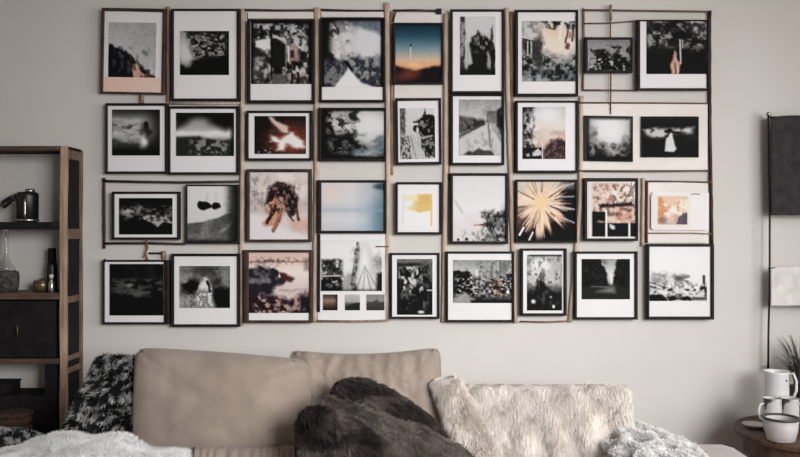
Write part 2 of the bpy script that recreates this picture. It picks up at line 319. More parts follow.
@art('B9')
def _(a):
    a.c[:] = a.k(36); a.poly([(.04, .34), (.2, .27), (.5, .3), (.92, .26), (.9, .42), (.62, .42), (.3, .52), (.1, .46)], 186, .06, .05).blot(50, 9, .56, (0, .25, 1, .6), .7, 3)
    a.line(.42, .36, .66, .4, .03, 30).poly([(.46, .4), (.53, .4), (.58, .7), (.61, .8), (.56, .88), (.4, .86), (.42, .6)], 200, .02).ell(.49, .33, .05, .04, 30, .3).line(.5, .34, .44, .5, .02, 34).rect(0, .6, .38, 1, 30, .05).mix((1-sm(a.v, 0, .2))*.5, 46)
@art('C1')
def _(a):
    a.c[:] = a.k(30); a.blot(120, 12, .5, (.04, .22, 1.05, .6), .7, 2, sy=1.6).poly([(.44, .5), (.6, .5), (.75, .52), (.9, .46), (1.02, .74), (.86, .66), (.72, .8), (.62, .66), (.54, .64)], 170, .03, .07, f=14).blot(36, 16, .52, (0, .1, 1.1, .8), .75, 5)
    a.ell(.14, .4, .14, .06, 160, .7, .1).ell(.34, .3, .06, .1, 130, .7, .1).mix(sm(a.v, .78, .86), 24).mix((1-sm(a.v, 0, .2))*.7, 32)
@art('C2')
def _(a):
    a.grad([(0, 206), (.7, 206), (1, 130)], True); a.mix(sm(a.v, .1, .7)*.15, 150)
    a.poly([(-.1, .68), (.3, .65), (.6, .58), (.8, .5), (1.1, .46), (1.1, 1.1), (-.1, 1.1)], 92, .02).poly([(.2, 1), (.36, .66), (.5, .62), (.42, .84)], 140, .06, .04, .7).line(.7, .82, .9, .66, .03, 140, .8).mix(sm(a.u, .74, .95)*.85, 40).rect(0, .86, .7, .94, 130, .04, .5, .02).mix(sm(a.v, .95, 1)*.8, 50)
    a.ell(.33, .35, .14, .075, 18, .15, .03).ell(.58, .36, .11, .055, 20, .2, .03).rect(.38, .13, .42, .28, 180, .02, .6).rect(.56, .13, .6, .28, 180, .02, .6)
@art('C3')
def _(a):
    a.grad([(0, (206, 196, 190)), (.45, (186, 170, 162)), (.7, (206, 194, 192)), (1, (190, 176, 174))]).blot((130, 124, 128), 9, .52, (-.1, .05, .32, .6), .7).blot((226, 216, 212), 8, .54, (0, 0, 1, .4), .5, 5)
    a.poly([(-.1, .58), (.3, .66), (.6, .82), (1.1, .96), (1.1, 1.1), (-.1, 1.1)], (210, 204, 204), .05).poly([(.66, .68), (1.1, .66), (1.1, .92), (.75, .86)], (196, 152, 138), .08, .05, .7)
    a.poly([(.26, .48), (.3, .3), (.42, .17), (.46, .13), (.54, .15), (.7, .17), (.8, .32), (.84, .46), (.8, .62), (.7, .68), (.62, .56), (.56, .44), (.4, .42)], (56, 44, 44), .025, .04, f=10)
    a.poly([(.4, .38), (.46, .34), (.56, .38), (.62, .56), (.54, .7), (.42, .82), (.24, .82), (.2, .76), (.34, .64), (.28, .56)], (196, 144, 118), .03, .04, f=10).line(.44, .5, .3, .74, .03, (70, 40, 36), warp=.02).line(.56, .52, .5, .72, .02, (110, 70, 58), warp=.03).line(.52, .6, .4, .86, .03, (150, 104, 86), warp=.03).ell(.44, .42, .04, .03, (214, 132, 92), .6)
    a.blot((40, 30, 32), 18, .52, (.3, .2, .8, .6), .8, 17).blot((150, 124, 116), 20, .6, (.34, .14, .84, .64), .7, 4).line(.78, .56, .84, .7, .02, (90, 70, 66), warp=.04).line(.66, .6, .74, .74, .02, (90, 66, 60), warp=.04)
@art('C4')
def _(a):
    a.grad([(0, (204, 194, 192)), (.35, (196, 194, 198)), (.55, (164, 176, 190)), (.75, (190, 196, 204)), (1, (160, 174, 190))]).grad([(0, (206, 196, 190)), (.5, (200, 198, 200)), (.8, (140, 158, 172)), (1, (50, 82, 98))], True, .5)
    a.ell(1, .08, .16, .07, (64, 80, 90), .5).rect(.04, .1, .22, .42, (214, 194, 180), .05, .6).ell(1.02, .75, .2, .4, (70, 108, 128), .8, a=.5).rect(0, .54, 1, .6, (150, 164, 180), .05, .5)
@art('C5')
def _(a):
    a.c[:] = a.k((222, 219, 218)); a.poly([(.45, .02), (1, .02), (1, .5), (.5, .6), (.3, .5), (.16, .5), (.3, .3)], (214, 180, 112), .05, .03).mix((1-sm(a.u, .0, .6))*(a.v < .75), (222, 219, 216))
    a.rect(.02, .04, .6, .24, (226, 206, 166), .04, .8).rect(.5, .04, .94, .3, (208, 172, 102), .03, .7).rect(.93, .02, 1, 1, (216, 184, 118), .012).ell(.4, .46, .3, .06, (214, 184, 124), .8, .04, .6)
@art('C6')
def _(a):
    a.grad([(0, 202), (.5, (210, 207, 209)), (1, (200, 192, 193))]).mix(sm(a.u, .86, 1)*sm(a.v, .35, .7), 110).line(.05, .4, .18, .56, .02, 170, .8, .6)
    a.poly([(.56, .58), (.64, .58), (.7, .64), (.76, .5), (.8, .56), (.9, .58), (1.05, .48), (1.05, 1.1), (.58, 1.1), (.64, .8)], 110, .04, .08, f=14).blot(36, 16, .52, (.55, .55, 1.1, 1.1), .85, 2).blot(190, 16, .58, (.56, .66, 1, 1.1), .8, 5).line(.4, .755, .62, .75, .012, (120, 60, 62), .8, .8)
    a.blot(120, 20, .54, (.2, .86, .7, 1.1), .8, 7).ell(.26, .97, .03, .02, 34, .4).ell(.1, .98, .025, .02, 40, .4).blot((204, 190, 190), 8, .6, (.2, .6, .6, .8), .5, 9)
@art('C7')
def _(a):
    a.grad([(0, (196, 186, 176)), (.35, (190, 170, 152)), (.6, (110, 84, 74)), (1, (34, 28, 34))]).mix(sm(a.u, .62, .9)*.75, (60, 50, 54))
    a.poly([(.74, .08), (1.1, -.1), (1.1, 1.1), (-.1, 1.1), (-.1, .84), (.2, .84), (.5, .76), (.8, .5)], (32, 27, 33), .1, .08)
    x, y = .4, .36; r = np.hypot(a.u-x, (a.v-y)*.9); th = np.arctan2(a.v-y, a.u-x); rs = np.random.RandomState(4)
    k1 = vnoise((th+4)*2.2, r*.6, 3.0, 5); k2 = vnoise((th+4)*5.5, r*.5, 3.0, 9)
    a.mix(sm(k1*.6+k2*.4+(.42-r)*1.5, .42, .75)*(1-sm(r, .4, .72)), (222, 192, 164)).mix(sm(k2, .6, .8)*(1-sm(r, .3, .6))*sm(r, .05, .2)*.7, (150, 108, 86))
    for i in range(34):
        t = rs.uniform(-math.pi, math.pi); L = rs.uniform(.3, .62); r0 = rs.uniform(.1, .3)
        c = (232, 210, 186) if rs.rand() < .65 else (50, 40, 42)
        a.line(x+math.cos(t)*r0, y+math.sin(t)*r0, x+math.cos(t)*L, y+math.sin(t)*L, rs.uniform(.005, .012), c, .8, .7)
    for q in range(8): yy = .06+q*.085; a.line(.76, yy+.03, 1.05, yy-.05+q*.035, .012, 26 if q % 2 else 176, .7, .8)
    a.line(.03, .9, .1, .78, .018, 214).line(.2, .98, .26, .86, .016, 200).ell(x, y-.02, .06, .1, (226, 190, 130), .9, a=.8).rect(0, 0, 1, .12, (196, 186, 174), .06, .5)
@art('C8')
def _(a):
    a.c[:] = a.k((210, 202, 196)); a.rect(.08, .04, 1.1, .76, (204, 182, 168), .03, .9).blot((222, 210, 204), 7, .5, (.3, -.1, 1.1, .42), .9, 2).blot((150, 104, 88), 10, .54, (.12, .05, .6, .4), .7, 3).blot((100, 70, 66), 14, .58, (.1, .05, 1.1, .75), .7, 13)
    a.line(.98, .05, .74, .36, .01, 80).line(.9, .02, .95, .3, .01, 110).poly([(.22, .4), (.6, .38), (.92, .36), (.94, .42), (.5, .46), (.24, .46)], (54, 38, 42), .018, .03, f=14).blot((206, 156, 132), 9, .48, (.34, .46, 1.1, .74), .8, 5).rect(.4, .54, .7, .6, (110, 70, 66), .03, .7, .03).rect(.66, .46, .9, .52, (90, 60, 60), .02, .6, .03)
    a.rect(.08, .53, .36, .97, (30, 30, 36), .012).rect(.4, .73, .84, .97, (28, 32, 40), .012).rect(.88, .73, 1.1, .97, (28, 32, 40), .012).ell(.54, .78, .08, .05, 190, .3, .1).ell(.26, .72, .08, .03, (140, 122, 112), .6, .05)
    a.rect(.36, .5, .395, 1.1, 220, .01).rect(.845, .73, .875, 1.1, 220, .01).rect(-.1, .97, 1.1, 1.1, 210, .01)
@art('C9')
def _(a):
    a.grad([(0, (214, 180, 150)), (.5, (222, 196, 176)), (1, (190, 170, 166))]).poly([(0, 0), (.15, 0), (.3, .5), (.15, 1), (0, 1)], (206, 146, 104), .08, .06).blot((238, 226, 214), 6, .5, (.2, .1, 1, .8), .8, 2).blot((190, 130, 100), 10, .58, (0, .1, .9, .9), .6, 3)
    a.poly([(.7, .72), (.84, .64), (.86, .6), (1, .56), (1, 1), (.64, 1)], (96, 88, 100), .04, .04).ell(.16, .88, .12, .16, (130, 104, 110), .6, .05, .7)
@art('D1')
def _(a):
    a.c[:] = a.k(32); a.blot(84, 8, .52, (.02, .28, 1, .62), .8, 2, sy=2).ell(.36, .42, .1, .035, 120, .7, .05).ell(.54, .56, .14, .05, 90, .8, .08).blot(50, 5, .55, (0, 0, 1, .3), .5, 5)
@art('D2')
def _(a):
    a.c[:] = a.k(96); a.ell(.3, .1, .3, .2, 120, .8, .08).ell(.1, .3, .12, .3, 140, .8, .08).ell(.85, .25, .14, .3, 136, .8, .08).ell(.25, .52, .2, .2, 32, .4, .1).rect(.66, .5, 1.1, 1.1, 28, .08, warp=.05).ell(.72, .4, .12, .12, 60, .7, .1)
    a.poly([(-.1, .74), (.28, .7), (.4, .52), (.44, .36), (.5, .28), (.58, .3), (.62, .46), (.66, .7), (.68, 1.1), (-.1, 1.1)], 150, .06, .05).poly([(.44, .38), (.5, .3), (.56, .36), (.62, .6), (.66, .96), (.34, .96), (.36, .68)], 206, .04, .06, f=12).line(.56, .36, .6, .62, .025, 44, warp=.03).ell(.5, .29, .035, .03, 200, .5).blot(90, 16, .56, (.1, .55, .62, 1.1), .7, 4).ell(.5, .1, .3, .12, 54, .8, .1, .8)
    a.line(.46, .6, .38, .95, .012, 120).line(.54, .6, .56, .95, .012, 130)
@art('D3')
def _(a):
    a.grad([(0, (206, 176, 162)), (.13, (210, 182, 168)), (.3, (222, 206, 198)), (.5, (206, 192, 186)), (1, (120, 106, 104))]).rect(-.1, .14, 1.1, .165, (120, 96, 94), .015, .7, .01).blot((70, 56, 58), 22, .55, (.0, .1, 1, .17), .7, 8)
    a.poly([(-.1, .27), (.1, .26), (.18, .19), (.26, .26), (.42, .26), (.54, .34), (.66, .42), (.6, .5), (.46, .58), (.4, .66), (.2, .76), (-.1, .74)], (48, 46, 52), .025, .05, f=10).poly([(.48, .33), (.6, .34), (.76, .42), (.72, .47), (.55, .47)], (84, 46, 42), .03, .03)
    a.poly([(-.1, .43), (.2, .44), (.34, .4), (.38, .46), (.2, .52), (-.1, .5)], (150, 146, 152), .03, .05, .7).blot((120, 114, 120), 14, .58, (0, .2, .5, .5), .6, 31).poly([(.49, .41), (.51, .34), (.53, .41)], 230, .012).poly([(.4, .62), (.6, .52), (.8, .5), (1.1, .52), (1.1, .74), (.5, .78)], (206, 188, 184), .05, .05, .85).rect(.5, .6, 1.1, .64, (160, 136, 140), .02, .6, .03)
    a.poly([(-.1, .66), (.2, .74), (.4, .7), (.6, .8), (.85, .72), (1.1, .64), (1.1, 1.1), (-.1, 1.1)], (50, 38, 42), .06, .07).blot((190, 156, 144), 15, .55, (.1, .68, .85, 1.1), .85, 5).rect(.92, .1, 1, .3, (80, 66, 66), .04, .5).ell(.92, .94, .03, .03, 225, .3).mix(sm(a.u, .84, .9)*sm(a.v, .72, .8)*.8, 40)
@art('D4')
def _(a):
    a.c[:] = a.k(212); a.rect(.02, .38, .36, .72, 60, .03, .9, .04).blot(206, 17, .55, (.0, .34, .38, .72), .9, 2).blot(24, 18, .5, (.02, .4, .34, .72), .7, 6)
    a.mix(sm(a.v, .5, .75)*sm(a.u, .3, .5)*.35, 130).poly([(.0, .8), (.06, .7), (.3, .7), (.38, .84), (.38, 1.1), (0, 1.1)], 28, .02).line(.04, .71, .3, .7, .01, 206).blot(180, 17, .54, (.1, .72, .3, .92), .9, 9)
    a.poly([(.36, .74), (.46, .64), (.6, .76), (.52, 1.1), (.38, 1.1)], 156, .04, .06).line(.6, .06, .62, .2, .022, 60).line(.61, .08, .61, .18, .008, 200).line(.6, .2, .58, .5, .045, 90, warp=.02).line(.58, .5, .52, .85, .04, 70, warp=.03).blot(170, 18, .58, (.5, .1, .66, .9), .7, 14)
    a.poly([(.66, .04), (.76, .04), (1.05, .9), (1.05, 1.1), (.52, 1.1), (.6, .6)], 186, .06).ell(.72, .5, .07, .4, 216, .9)
    for k in range(9): a.line(.72, .5, .5+k*.065, 1.02, .01, 110 if k % 2 else 214, .8, .5)
    a.poly([(.92, .66), (1.1, .6), (1.1, 1.1), (.9, 1.1)], 40, .04).poly([(.46, 1.1), (.56, .86), (.64, 1.1)], 40, .05).ell(.92, .42, .05, .14, 110, .8, .08, .7).mix(sm(a.v, .93, 1)*.5, 40).mix((1-sm(a.v, 0, .1))*.5, 205)
@art('D4a')
def _(a): a.grad([(0, 60), (.4, (150, 120, 106)), (.6, (110, 84, 74)), (1, 30)]).mix(sm(a.u, .7, 1)*.7, 40)
@art('D4b')
def _(a): a.grad([(0, 176), (.45, 160), (.6, 90), (1, 50)]).poly([(0, .8), (.4, .6), (1, .5), (1, 1), (0, 1)], 50, .05, .06)
@art('D4c')
def _(a): a.grad([(0, 130), (.4, 140), (.5, 80), (1, 60)]).blot(60, 6, .5, (.4, .3, 1, .7), .6)
@art('D5')
def _(a):
    a.c[:] = a.k(36); a.mix((1-sm(a.v, 0, .12))*.7, 130).blot(200, 15, .6, (.05, .14, .75, .62), .95, 2).ell(.42, .4, .09, .05, 186, .4, .1).ell(.4, .16, .16, .03, 170, .4, .04).line(.85, .56, 1, .56, .012, 186).blot(120, 10, .62, (.1, .1, .9, .9), .6, 5).ell(.68, .95, .09, .025, 200, .5).ell(1, .2, .1, .2, 130, .5, .06, .6).rect(0, 0, 1, .08, 120, .03, .6, .04)
@art('D6')
def _(a):
    a.grad([(0, 140), (.25, 176), (.5, 130), (1, 60)]).poly([(-.1, .28), (.08, .24), (.16, .3), (.24, .24), (.32, .38), (.42, .6), (.4, .8), (-.1, .8)], 34, .03, .08, f=14).rect(.46, .04, .88, .5, 150, .02, .7).blot(100, 18, .5, (.42, .02, 1.1, .5), .7, 3).line(.8, .0, .8, .6, .01, 90).line(.66, .05, .66, .45, .008, 100)
    a.rect(.385, .22, .42, .6, 206, .012).rect(.46, .45, .62, .8, 160, .03, warp=.03).rect(.63, .44, .86, .82, (150, 116, 104), .02, warp=.02).rect(.72, .5, .76, .66, (80, 60, 56), .015).rect(.84, .4, .87, .8, (60, 44, 44), .015).blot(32, 15, .5, (-.1, .4, 1.1, .95), .8, 6).blot(200, 22, .6, (.05, .36, 1, .84), .85, 9).poly([(.02, .86), (.2, .76), (.36, .86), (.4, 1.1), (-.1, 1.1)], 150, .04, .05)
    a.rect(.9, .32, 1.1, .42, 50, .02).ell(.93, .74, .025, .05, 214, .4).rect(.3, .93, 1.1, 1.1, 36, .03)
@art('D7')
def _(a):
    a.grad([(0, 160), (.5, 180), (.6, 90), (1, 30)]).ell(.38, .22, .3, .16, 206, .5).blot(90, 10, .56, (0, 0, 1, .3), .6, 2).rect(.05, .0, 1, .03, 40, .015, .8).blot(84, 14, .58, (0, .3, 1, .56), .9, 5)
    a.poly([(0, .68), (.24, .62), (.3, .48), (.42, .44), (.5, .5), (.56, .6), (.8, .64), (1, .68), (1, 1), (0, 1)], 36, .03, .04).blot(100, 10, .62, (.1, .6, .9, .9), .5, 8).ell(.18, .84, .06, .035, 206, .6).ell(.76, .93, .04, .03, 210, .5).ell(.68, .76, .03, .02, 150, .5).line(.3, .46, .34, .56, .03, 60).line(1, .2, .95, .5, .03, 120, a=.6)
@art('D8')
def _(a):
    a.grad([(0, 150), (.4, 200), (.6, 160), (.7, 60), (1, 40)]).poly([(-.1, -.1), (.36, -.1), (.42, .1), (.5, .3), (.54, .5), (.58, .68), (.3, .74), (-.1, .74)], 32, .025, .04, f=14).poly([(.64, .64), (.66, .4), (.7, .14), (.78, -.1), (1.1, -.1), (1.1, 1.1), (.8, .8)], 30, .025, .04, f=14)
    a.poly([(-.1, .68), (.6, .64), (.7, .62), (1.1, .76), (1.1, 1.1), (-.1, 1.1)], 46, .05).poly([(.3, .82), (.58, .68), (.68, .68), (.7, .84)], 130, .06, .02, .8).line(.2, .68, .56, .7, .014, 120, .8, .7).ell(.62, .48, .03, .14, 206, .7).blot(66, 16, .56, (0, 0, .52, .62), .5, 4).blot(56, 16, .56, (.7, 0, 1.1, .7), .5, 7)
@art('D9')
def _(a):
    a.grad([(0, 218), (.6, 214), (1, 200)]).blot(190, 14, .5, (.0, .46, .6, .75), .6, 1).rect(.04, .5, .3, .7, 170, .015, .8, .02).blot(130, 22, .5, (.04, .48, .32, .72), .8, 21).rect(.44, .54, .6, .74, 150, .02, warp=.03).blot(70, 20, .52, (.4, .52, .72, .78), .8, 3).line(.44, .5, .44, .7, .008, 140)
    a.line(.945, .54, .95, .82, .022, 60).ell(.96, .8, .08, .07, 34, .4, .06).poly([(-.1, .66), (.3, .76), (.5, .84), (.7, .86), (1.1, .9), (1.1, 1.1), (-.1, 1.1)], 180, .02, .03).line(0, .66, .4, .8, .012, 60, warp=.02).line(0, .74, .45, .84, .014, 70, warp=.02).line(.62, .8, .8, .8, .018, 50, warp=.03)
    a.blot(60, 18, .54, (0, .7, 1.1, .95), .8, 13).blot(214, 20, .56, (0, .68, 1, .94), .8, 17).poly([(-.1, .9), (.2, .88), (.3, .96), (.32, 1.1), (-.1, 1.1)], 26, .02, .03).ell(.42, .95, .09, .05, 28, .3, .06).ell(.62, .96, .11, .045, 32, .3, .07).rect(.74, .93, 1.1, .98, 70, .015, .9, .02)

def print_plate(name, key, q, d, parent, seed):
    """printed photograph: a thin plate whose face carries the picture's own colours"""
    w = q[1][0]-q[0][0]; h = q[3][1]-q[0][1]
    a = Art(w, h, 120, seed); A[key](a); finish(a, key)
    nx, ny = a.nx, a.ny; V = []; F = []
    tl, tr, br, bl = [P(*c, d) for c in q]
    for j in range(ny):
        v = j/(ny-1); L = tl.lerp(bl, v); R = tr.lerp(br, v)
        for i in range(nx): V.append(L.lerp(R, i/(nx-1)))
    for j in range(ny-1):
        for i in range(nx-1): k = j*nx+i; F.append((k, k+nx, k+nx+1, k+1))
    cols = list(lin(np.clip(a.c, 0, 255)).reshape(-1, 3))
    # rim down to the mount
    n = len(V); back = [p+Vector((0, 0.0012, 0)) for p in (tl, tr, br, bl)]
    V += back; cols += [np.array([.5, .5, .5])]*4
    c4 = (0, nx-1, nx*ny-1, nx*(ny-1))
    for i in range(4): F.append((c4[i], c4[(i+1) % 4], n+(i+1) % 4, n+i))
    F.append((n, n+1, n+2, n+3))
    return link_mesh(name, V, F, M['print'], parent, False, np.array(cols))
def quad(x0, y0, x1, y1, rot=0):
    cx, cy = (x0+x1)/2, (y0+y1)/2; t = math.radians(rot)
    def r(x, y): dx, dy = x-cx, y-cy; return (cx+dx*math.cos(t)-dy*math.sin(t), cy+dx*math.sin(t)+dy*math.cos(t))
    return [r(x0, y0), r(x1, y0), r(x1, y1), r(x0, y1)]
def sub(q, box, full):
    """box (in the unrotated frame rectangle `full`) carried along with quad q"""
    x0, y0, x1, y1 = full
    def m(x, y):
        u, v = (x-x0)/(x1-x0), (y-y0)/(y1-y0)
        a = (q[0][0]*(1-u)+q[1][0]*u, q[0][1]*(1-u)+q[1][1]*u); b = (q[3][0]*(1-u)+q[2][0]*u, q[3][1]*(1-u)+q[2][1]*u)
        return (a[0]*(1-v)+b[0]*v, a[1]*(1-v)+b[1]*v)
    return [m(box[0], box[1]), m(box[2], box[1]), m(box[2], box[3]), m(box[0], box[3])]
def frame_mesh(q, w, d0, d1, m, parent):
    """mitred, rounded moulding following quad q; w = (left, top, right, bottom) face widths in px"""
    l, t, r, b = w; (ax, ay), (bx, by), (cx, cy), (ex, ey) = q
    qi = [(ax+l, ay+t), (bx-r, by+t), (cx-r, cy-b), (ex+l, ey-b)]
    def mixq(k): return [(q[i][0]*(1-k)+qi[i][0]*k, q[i][1]*(1-k)+qi[i][1]*k) for i in range(4)]
    rings = [(q, d0), (q, d1-.003), (mixq(.14), d1-.0008), (mixq(.3), d1), (mixq(.7), d1), (mixq(.9), d1-.001), (qi, d1-.0025), (qi, d0)]
    V = []; F = []
    s0 = sc(d1)
    for rq, d in rings:
        for (x, y) in rq:
            V.append(((x-400)*s0, -d, H-(y-228.5)*s0))
    n = len(rings)
    for i in range(n):
        j = (i+1) % n
        for k in range(4): F.append((i*4+k, i*4+(k+1) % 4, j*4+(k+1) % 4, j*4+k))
    return link_mesh('frame', V, F, m, parent)
def plate(name, q, d0, d1, m, parent=None):
    s0 = sc(d1); V = [((x-400)*s0, -d, H-(y-228.5)*s0) for d in (d0, d1) for (x, y) in q]
    F = [(0, 1, 2, 3), (7, 6, 5, 4)] + [(k, 4+k, 4+(k+1) % 4, (k+1) % 4) for k in range(4)]
    return link_mesh(name, V, F, m, parent)

G = 'framed photographs on the wall'
DF = 0.036
seedc = [10]
def picture(key, box, pbox, label, w=(2.6, 2.4, 2.6, 2.6), m='black', rot=0, paper='paper', df=DF, d0=0.016):
    q = quad(*box, rot); cx = (box[0]+box[2])/2
    base = P(cx, box[3], 0.018)
    t = thing('picture_frame', label, 'framed photo', base, G)
    frame_mesh(q, w, d0, df, M[m], t)
    inn = sub(q, (box[0]+w[0]*.6, box[1]+w[1]*.6, box[2]-w[2]*.6, box[3]-w[3]*.6), box)
    plate('mat_board', inn, d0+.004, df-.008, M[paper], t)
    seedc[0] += 7
    print_plate('photo_print', key, sub(q, pbox, box), df-.0066, t, seedc[0])
    return t
def brad(q, d, parent): pass

# row 1
tA = picture('A1', (100.5, 8, 165, 93.5), (108.5, 22.5, 156, 92.2), 'tilted frame in the top left corner, dark hillside photo with glowing peach lower edge', (2.8, 3.2, 3.2, 1.6), 'brown', rot=1.0)
plate('peach_strip', quad(103.4, 77.4, 161.6, 92.4, 1.0), DF-.0063, DF-.0055, M['peach'], tA)
picture('A2', (170.5, 8.5, 240, 100.5), (180, 31, 229, 75), 'framed white-bordered photo of a dark tree, second from left in top row', (3, 2.2, 3.4, 2.2), 'black')
picture('A3', (247, 19, 314.5, 103), (251, 21, 311.5, 84), 'framed photo of a cluttered dark shopfront with pinkish patches, below the top rod', (3.2, 2.2, 2.8, 3), 'black')
picture('A4', (320, 17.5, 385, 102), (322, 18.5, 383.5, 87), 'framed photo with misty sky and small white triangle at its lower centre', (1.8, 1.4, 2, 2.4), 'black')
picture('A5', (392.5, 22.5, 443, 84), (395.5, 24.5, 441.5, 82.5), 'blue to orange sunset photo with a dark horizon, in a thin dark frame', (3, 2, 1.8, 2), 'black')
picture('A6', (450.5, 9, 504.5, 93.5), (460, 16.5, 495.5, 75), 'narrow framed photo of a jagged dark silhouette under pale sky in the top row', (2.4, 2.4, 2.4, 2.6), 'black')
picture('A7', (515, 9.5, 578.5, 96), (522, 21, 576, 81.5), 'framed photo of a ruined house with a peach glow and black fragments', (3.2, 2.4, 2.4, 2.6), 'black')
picture('A8', (584.5, 37, 633, 72.5), (588.5, 39.8, 630.8, 70.8), 'small landscape frame hung on twine showing spiky dark plants', (3.6, 2.4, 2, 2), 'black', df=.040, d0=.020)
picture('A9', (637, 19.5, 710, 90), (646.5, 21, 706.5, 74), 'large white-edged frame at top right showing a raised pale hand among dark leaves', (3.4, 1.4, 2.6, 2), 'black')
# row 2
picture('B1', (105, 103, 167.5, 173.5), (112, 109.5, 160, 155.5), 'leftmost frame of the second row, misty photo with a small dark figure', (2.2, 2.6, 2.8, 2.2), 'black')
picture('B2', (168, 106, 239.5, 174.5), (176, 112.7, 234, 156), 'framed photo of a bright white cloud band over dark land, second row', (2, 2.6, 3.4, 2.4), 'black')
picture('B3', (246, 110.5, 312.5, 160.5), (254.5, 116, 306, 154), 'landscape frame with wide mat, white glow and reddish haze on black', (2.4, 2.4, 3, 2.4), 'black')
picture('B4', (318.5, 107.5, 386, 161), (321, 109.8, 384.5, 158.8), 'borderless framed photo of dark trees against bright mist, second row', (2.6, 2.2, 1.8, 2.2), 'black')
picture('B5', (395.5, 98, 441.5, 164.5), (400, 108, 435, 159), 'small upright frame in second row showing a pale road beside dark wreckage', (2.6, 2.6, 2.4, 2.6), 'black', rot=-.6)
picture('B6', (450.5, 94, 504.5, 165), (459, 99.5, 502, 155.5), 'framed grey photo of a wide street running to the horizon', (2.6, 2, 2.6, 2.4), 'black')
picture('B7', (515.5, 100.5, 578.5, 173), (522.5, 107, 565.5, 159), 'frame with cream mat, hazy beige street photo with small dark inset', (2.6, 2, 2.6, 2.6), 'black')
# row 3
picture('C1', (111.5, 191.5, 179.5, 239.7), (119, 198, 172.5, 234.5), 'landscape frame with dark cloud photo, inside the dark wooden hanger at left', (2.4, 2.4, 2.4, 2.4), 'black', df=.040, d0=.020)
picture('C2', (185.5, 184.5, 239, 243.8), (187.5, 186, 236.5, 241.5), 'framed grey photo with two black blots floating in a white sky', (1.6, 1.6, 2.8, 2.4), 'black')
picture('C3', (246, 169, 311.5, 242), (249.8, 172.5, 308.2, 240), 'thick dark frame with warm photo of a brown-haired person bending forward', (3.6, 3.2, 3.2, 2.6), 'brown')
picture('C4', (317, 180, 386.5, 233.5), (321.5, 182.7, 383.8, 230.8), 'landscape frame with soft pale blue abstract photo', (4.2, 2.6, 2.8, 2.8), 'black')
picture('C5', (395.5, 182, 442.5, 234.5), (403.5, 193.5, 432.5, 226), 'small frame with ochre yellow shape on white paper', (2.4, 2.4, 3, 2.4), 'black')
picture('C6', (450, 173, 508.5, 244), (453, 176, 505.5, 241), 'frame with an almost white photo, dark bare tree in its lower right', (3, 2.8, 3, 2.8), 'black')
picture('C7', (515.5, 179.5, 577.5, 242.7), (517.8, 181.5, 575.5, 240.8), 'frame with cream starburst like a firework on a dark ground', (2.4, 2.2, 2.2, 2.2), 'black')
picture('C8', (584, 178, 638.5, 241), (588.3, 181.5, 636, 238.5), 'frame with a warm collage above three small black pictures', (3.4, 3.4, 2.6, 2.6), 'black')
# row 4
picture('D1', (102.5, 260, 169, 324.5), (109.5, 264, 163.5, 315.5), 'bottom left corner frame with nearly black photo and white border', (1.6, 1.8, 5.2, 2.2), 'black')
picture('D2', (171, 253.7, 239.5, 327), (179.5, 266, 230, 308), 'bottom row frame showing a woman in a flowing white dress in smoke', (2.8, 2.6, 2.6, 2.6), 'black')
picture('D3', (243, 250, 312.5, 323), (248.6, 252.5, 309, 313), 'bottom row dark brown frame with a rocky shore photo in pink light', (5.6, 2.6, 3.4, 2.6), 'brown')
picture('D5', (390, 253, 439.7, 319), (397, 259, 432.5, 314.8), 'bottom row upright frame with very dark photo flecked with small white lights', (2.2, 2, 2.4, 2.2), 'black')
picture('D6', (446, 251.5, 514.5, 322.5), (453, 260, 512, 303), 'bottom row frame with a grey town scene and a brown facade', (2.2, 2.2, 2.4, 2.4), 'black')
picture('D7', (520.5, 248.5, 567, 316), (527, 254.5, 562, 310.5), 'narrow bottom row frame with pale disc above dark ground', (2.8, 2.2, 3, 2.6), 'black')
picture('D8', (574.5, 251.5, 638, 319.7), (581.7, 259, 630, 299.3), 'bottom row frame with a dark tree-lined road and bright gap', (2.6, 2.2, 3, 2.4), 'black')
picture('D9', (647, 244, 714.5, 319.7), (649.6, 247, 707, 301), 'bottom right corner frame with snowy white town photo', (2.6, 2.6, 3.4, 3), 'black')

# wide hanger with two loose prints (second row, right)
t = thing('wall_hanging', 'pale paper wall hanging between thin dark rods carrying two dark prints, right of second row', 'wall hanging', P(644, 171, .016), None)
plate('backing_paper', [(579.5, 103.5), (707.5, 103.5), (707.5, 170), (580, 170)], .010, .013, M['paperw'], t)
MB().tube([P(577, 102.8, .016), P(640, 103, .016), P(708, 103.4, .016)], .0032).build('rod', M['rod'], t, True)
MB().tube([P(578, 171, .016), P(640, 171.4, .016), P(709, 170.6, .016)], .0032).build('rod', M['rod'], t, True)
t = thing('photo_print', 'dark print of pale mist over bushes pinned on the pale wall hanging', 'photo print', P(608, 161.5, .016), 'prints on the pale wall hanging')
plate('backing_board', [(584, 115.5), (633, 116.3), (633, 161.8), (584, 161)], .0145, .022, M['black'], t)
print_plate('picture', 'B8', quad(587, 117, 632.2, 160.8, .6), .0232, t, 501)
t = thing('photo_print', 'dark print of a white draped figure with outstretched arms, pinned on the pale wall hanging', 'photo print', P(670, 157, .016), 'prints on the pale wall hanging')
plate('backing_board', quad(641, 116.4, 698.8, 157.3), .0145, .020, M['black'], t)
print_plate('picture', 'B9', quad(642, 117, 698.6, 156.8), .0212, t, 502)

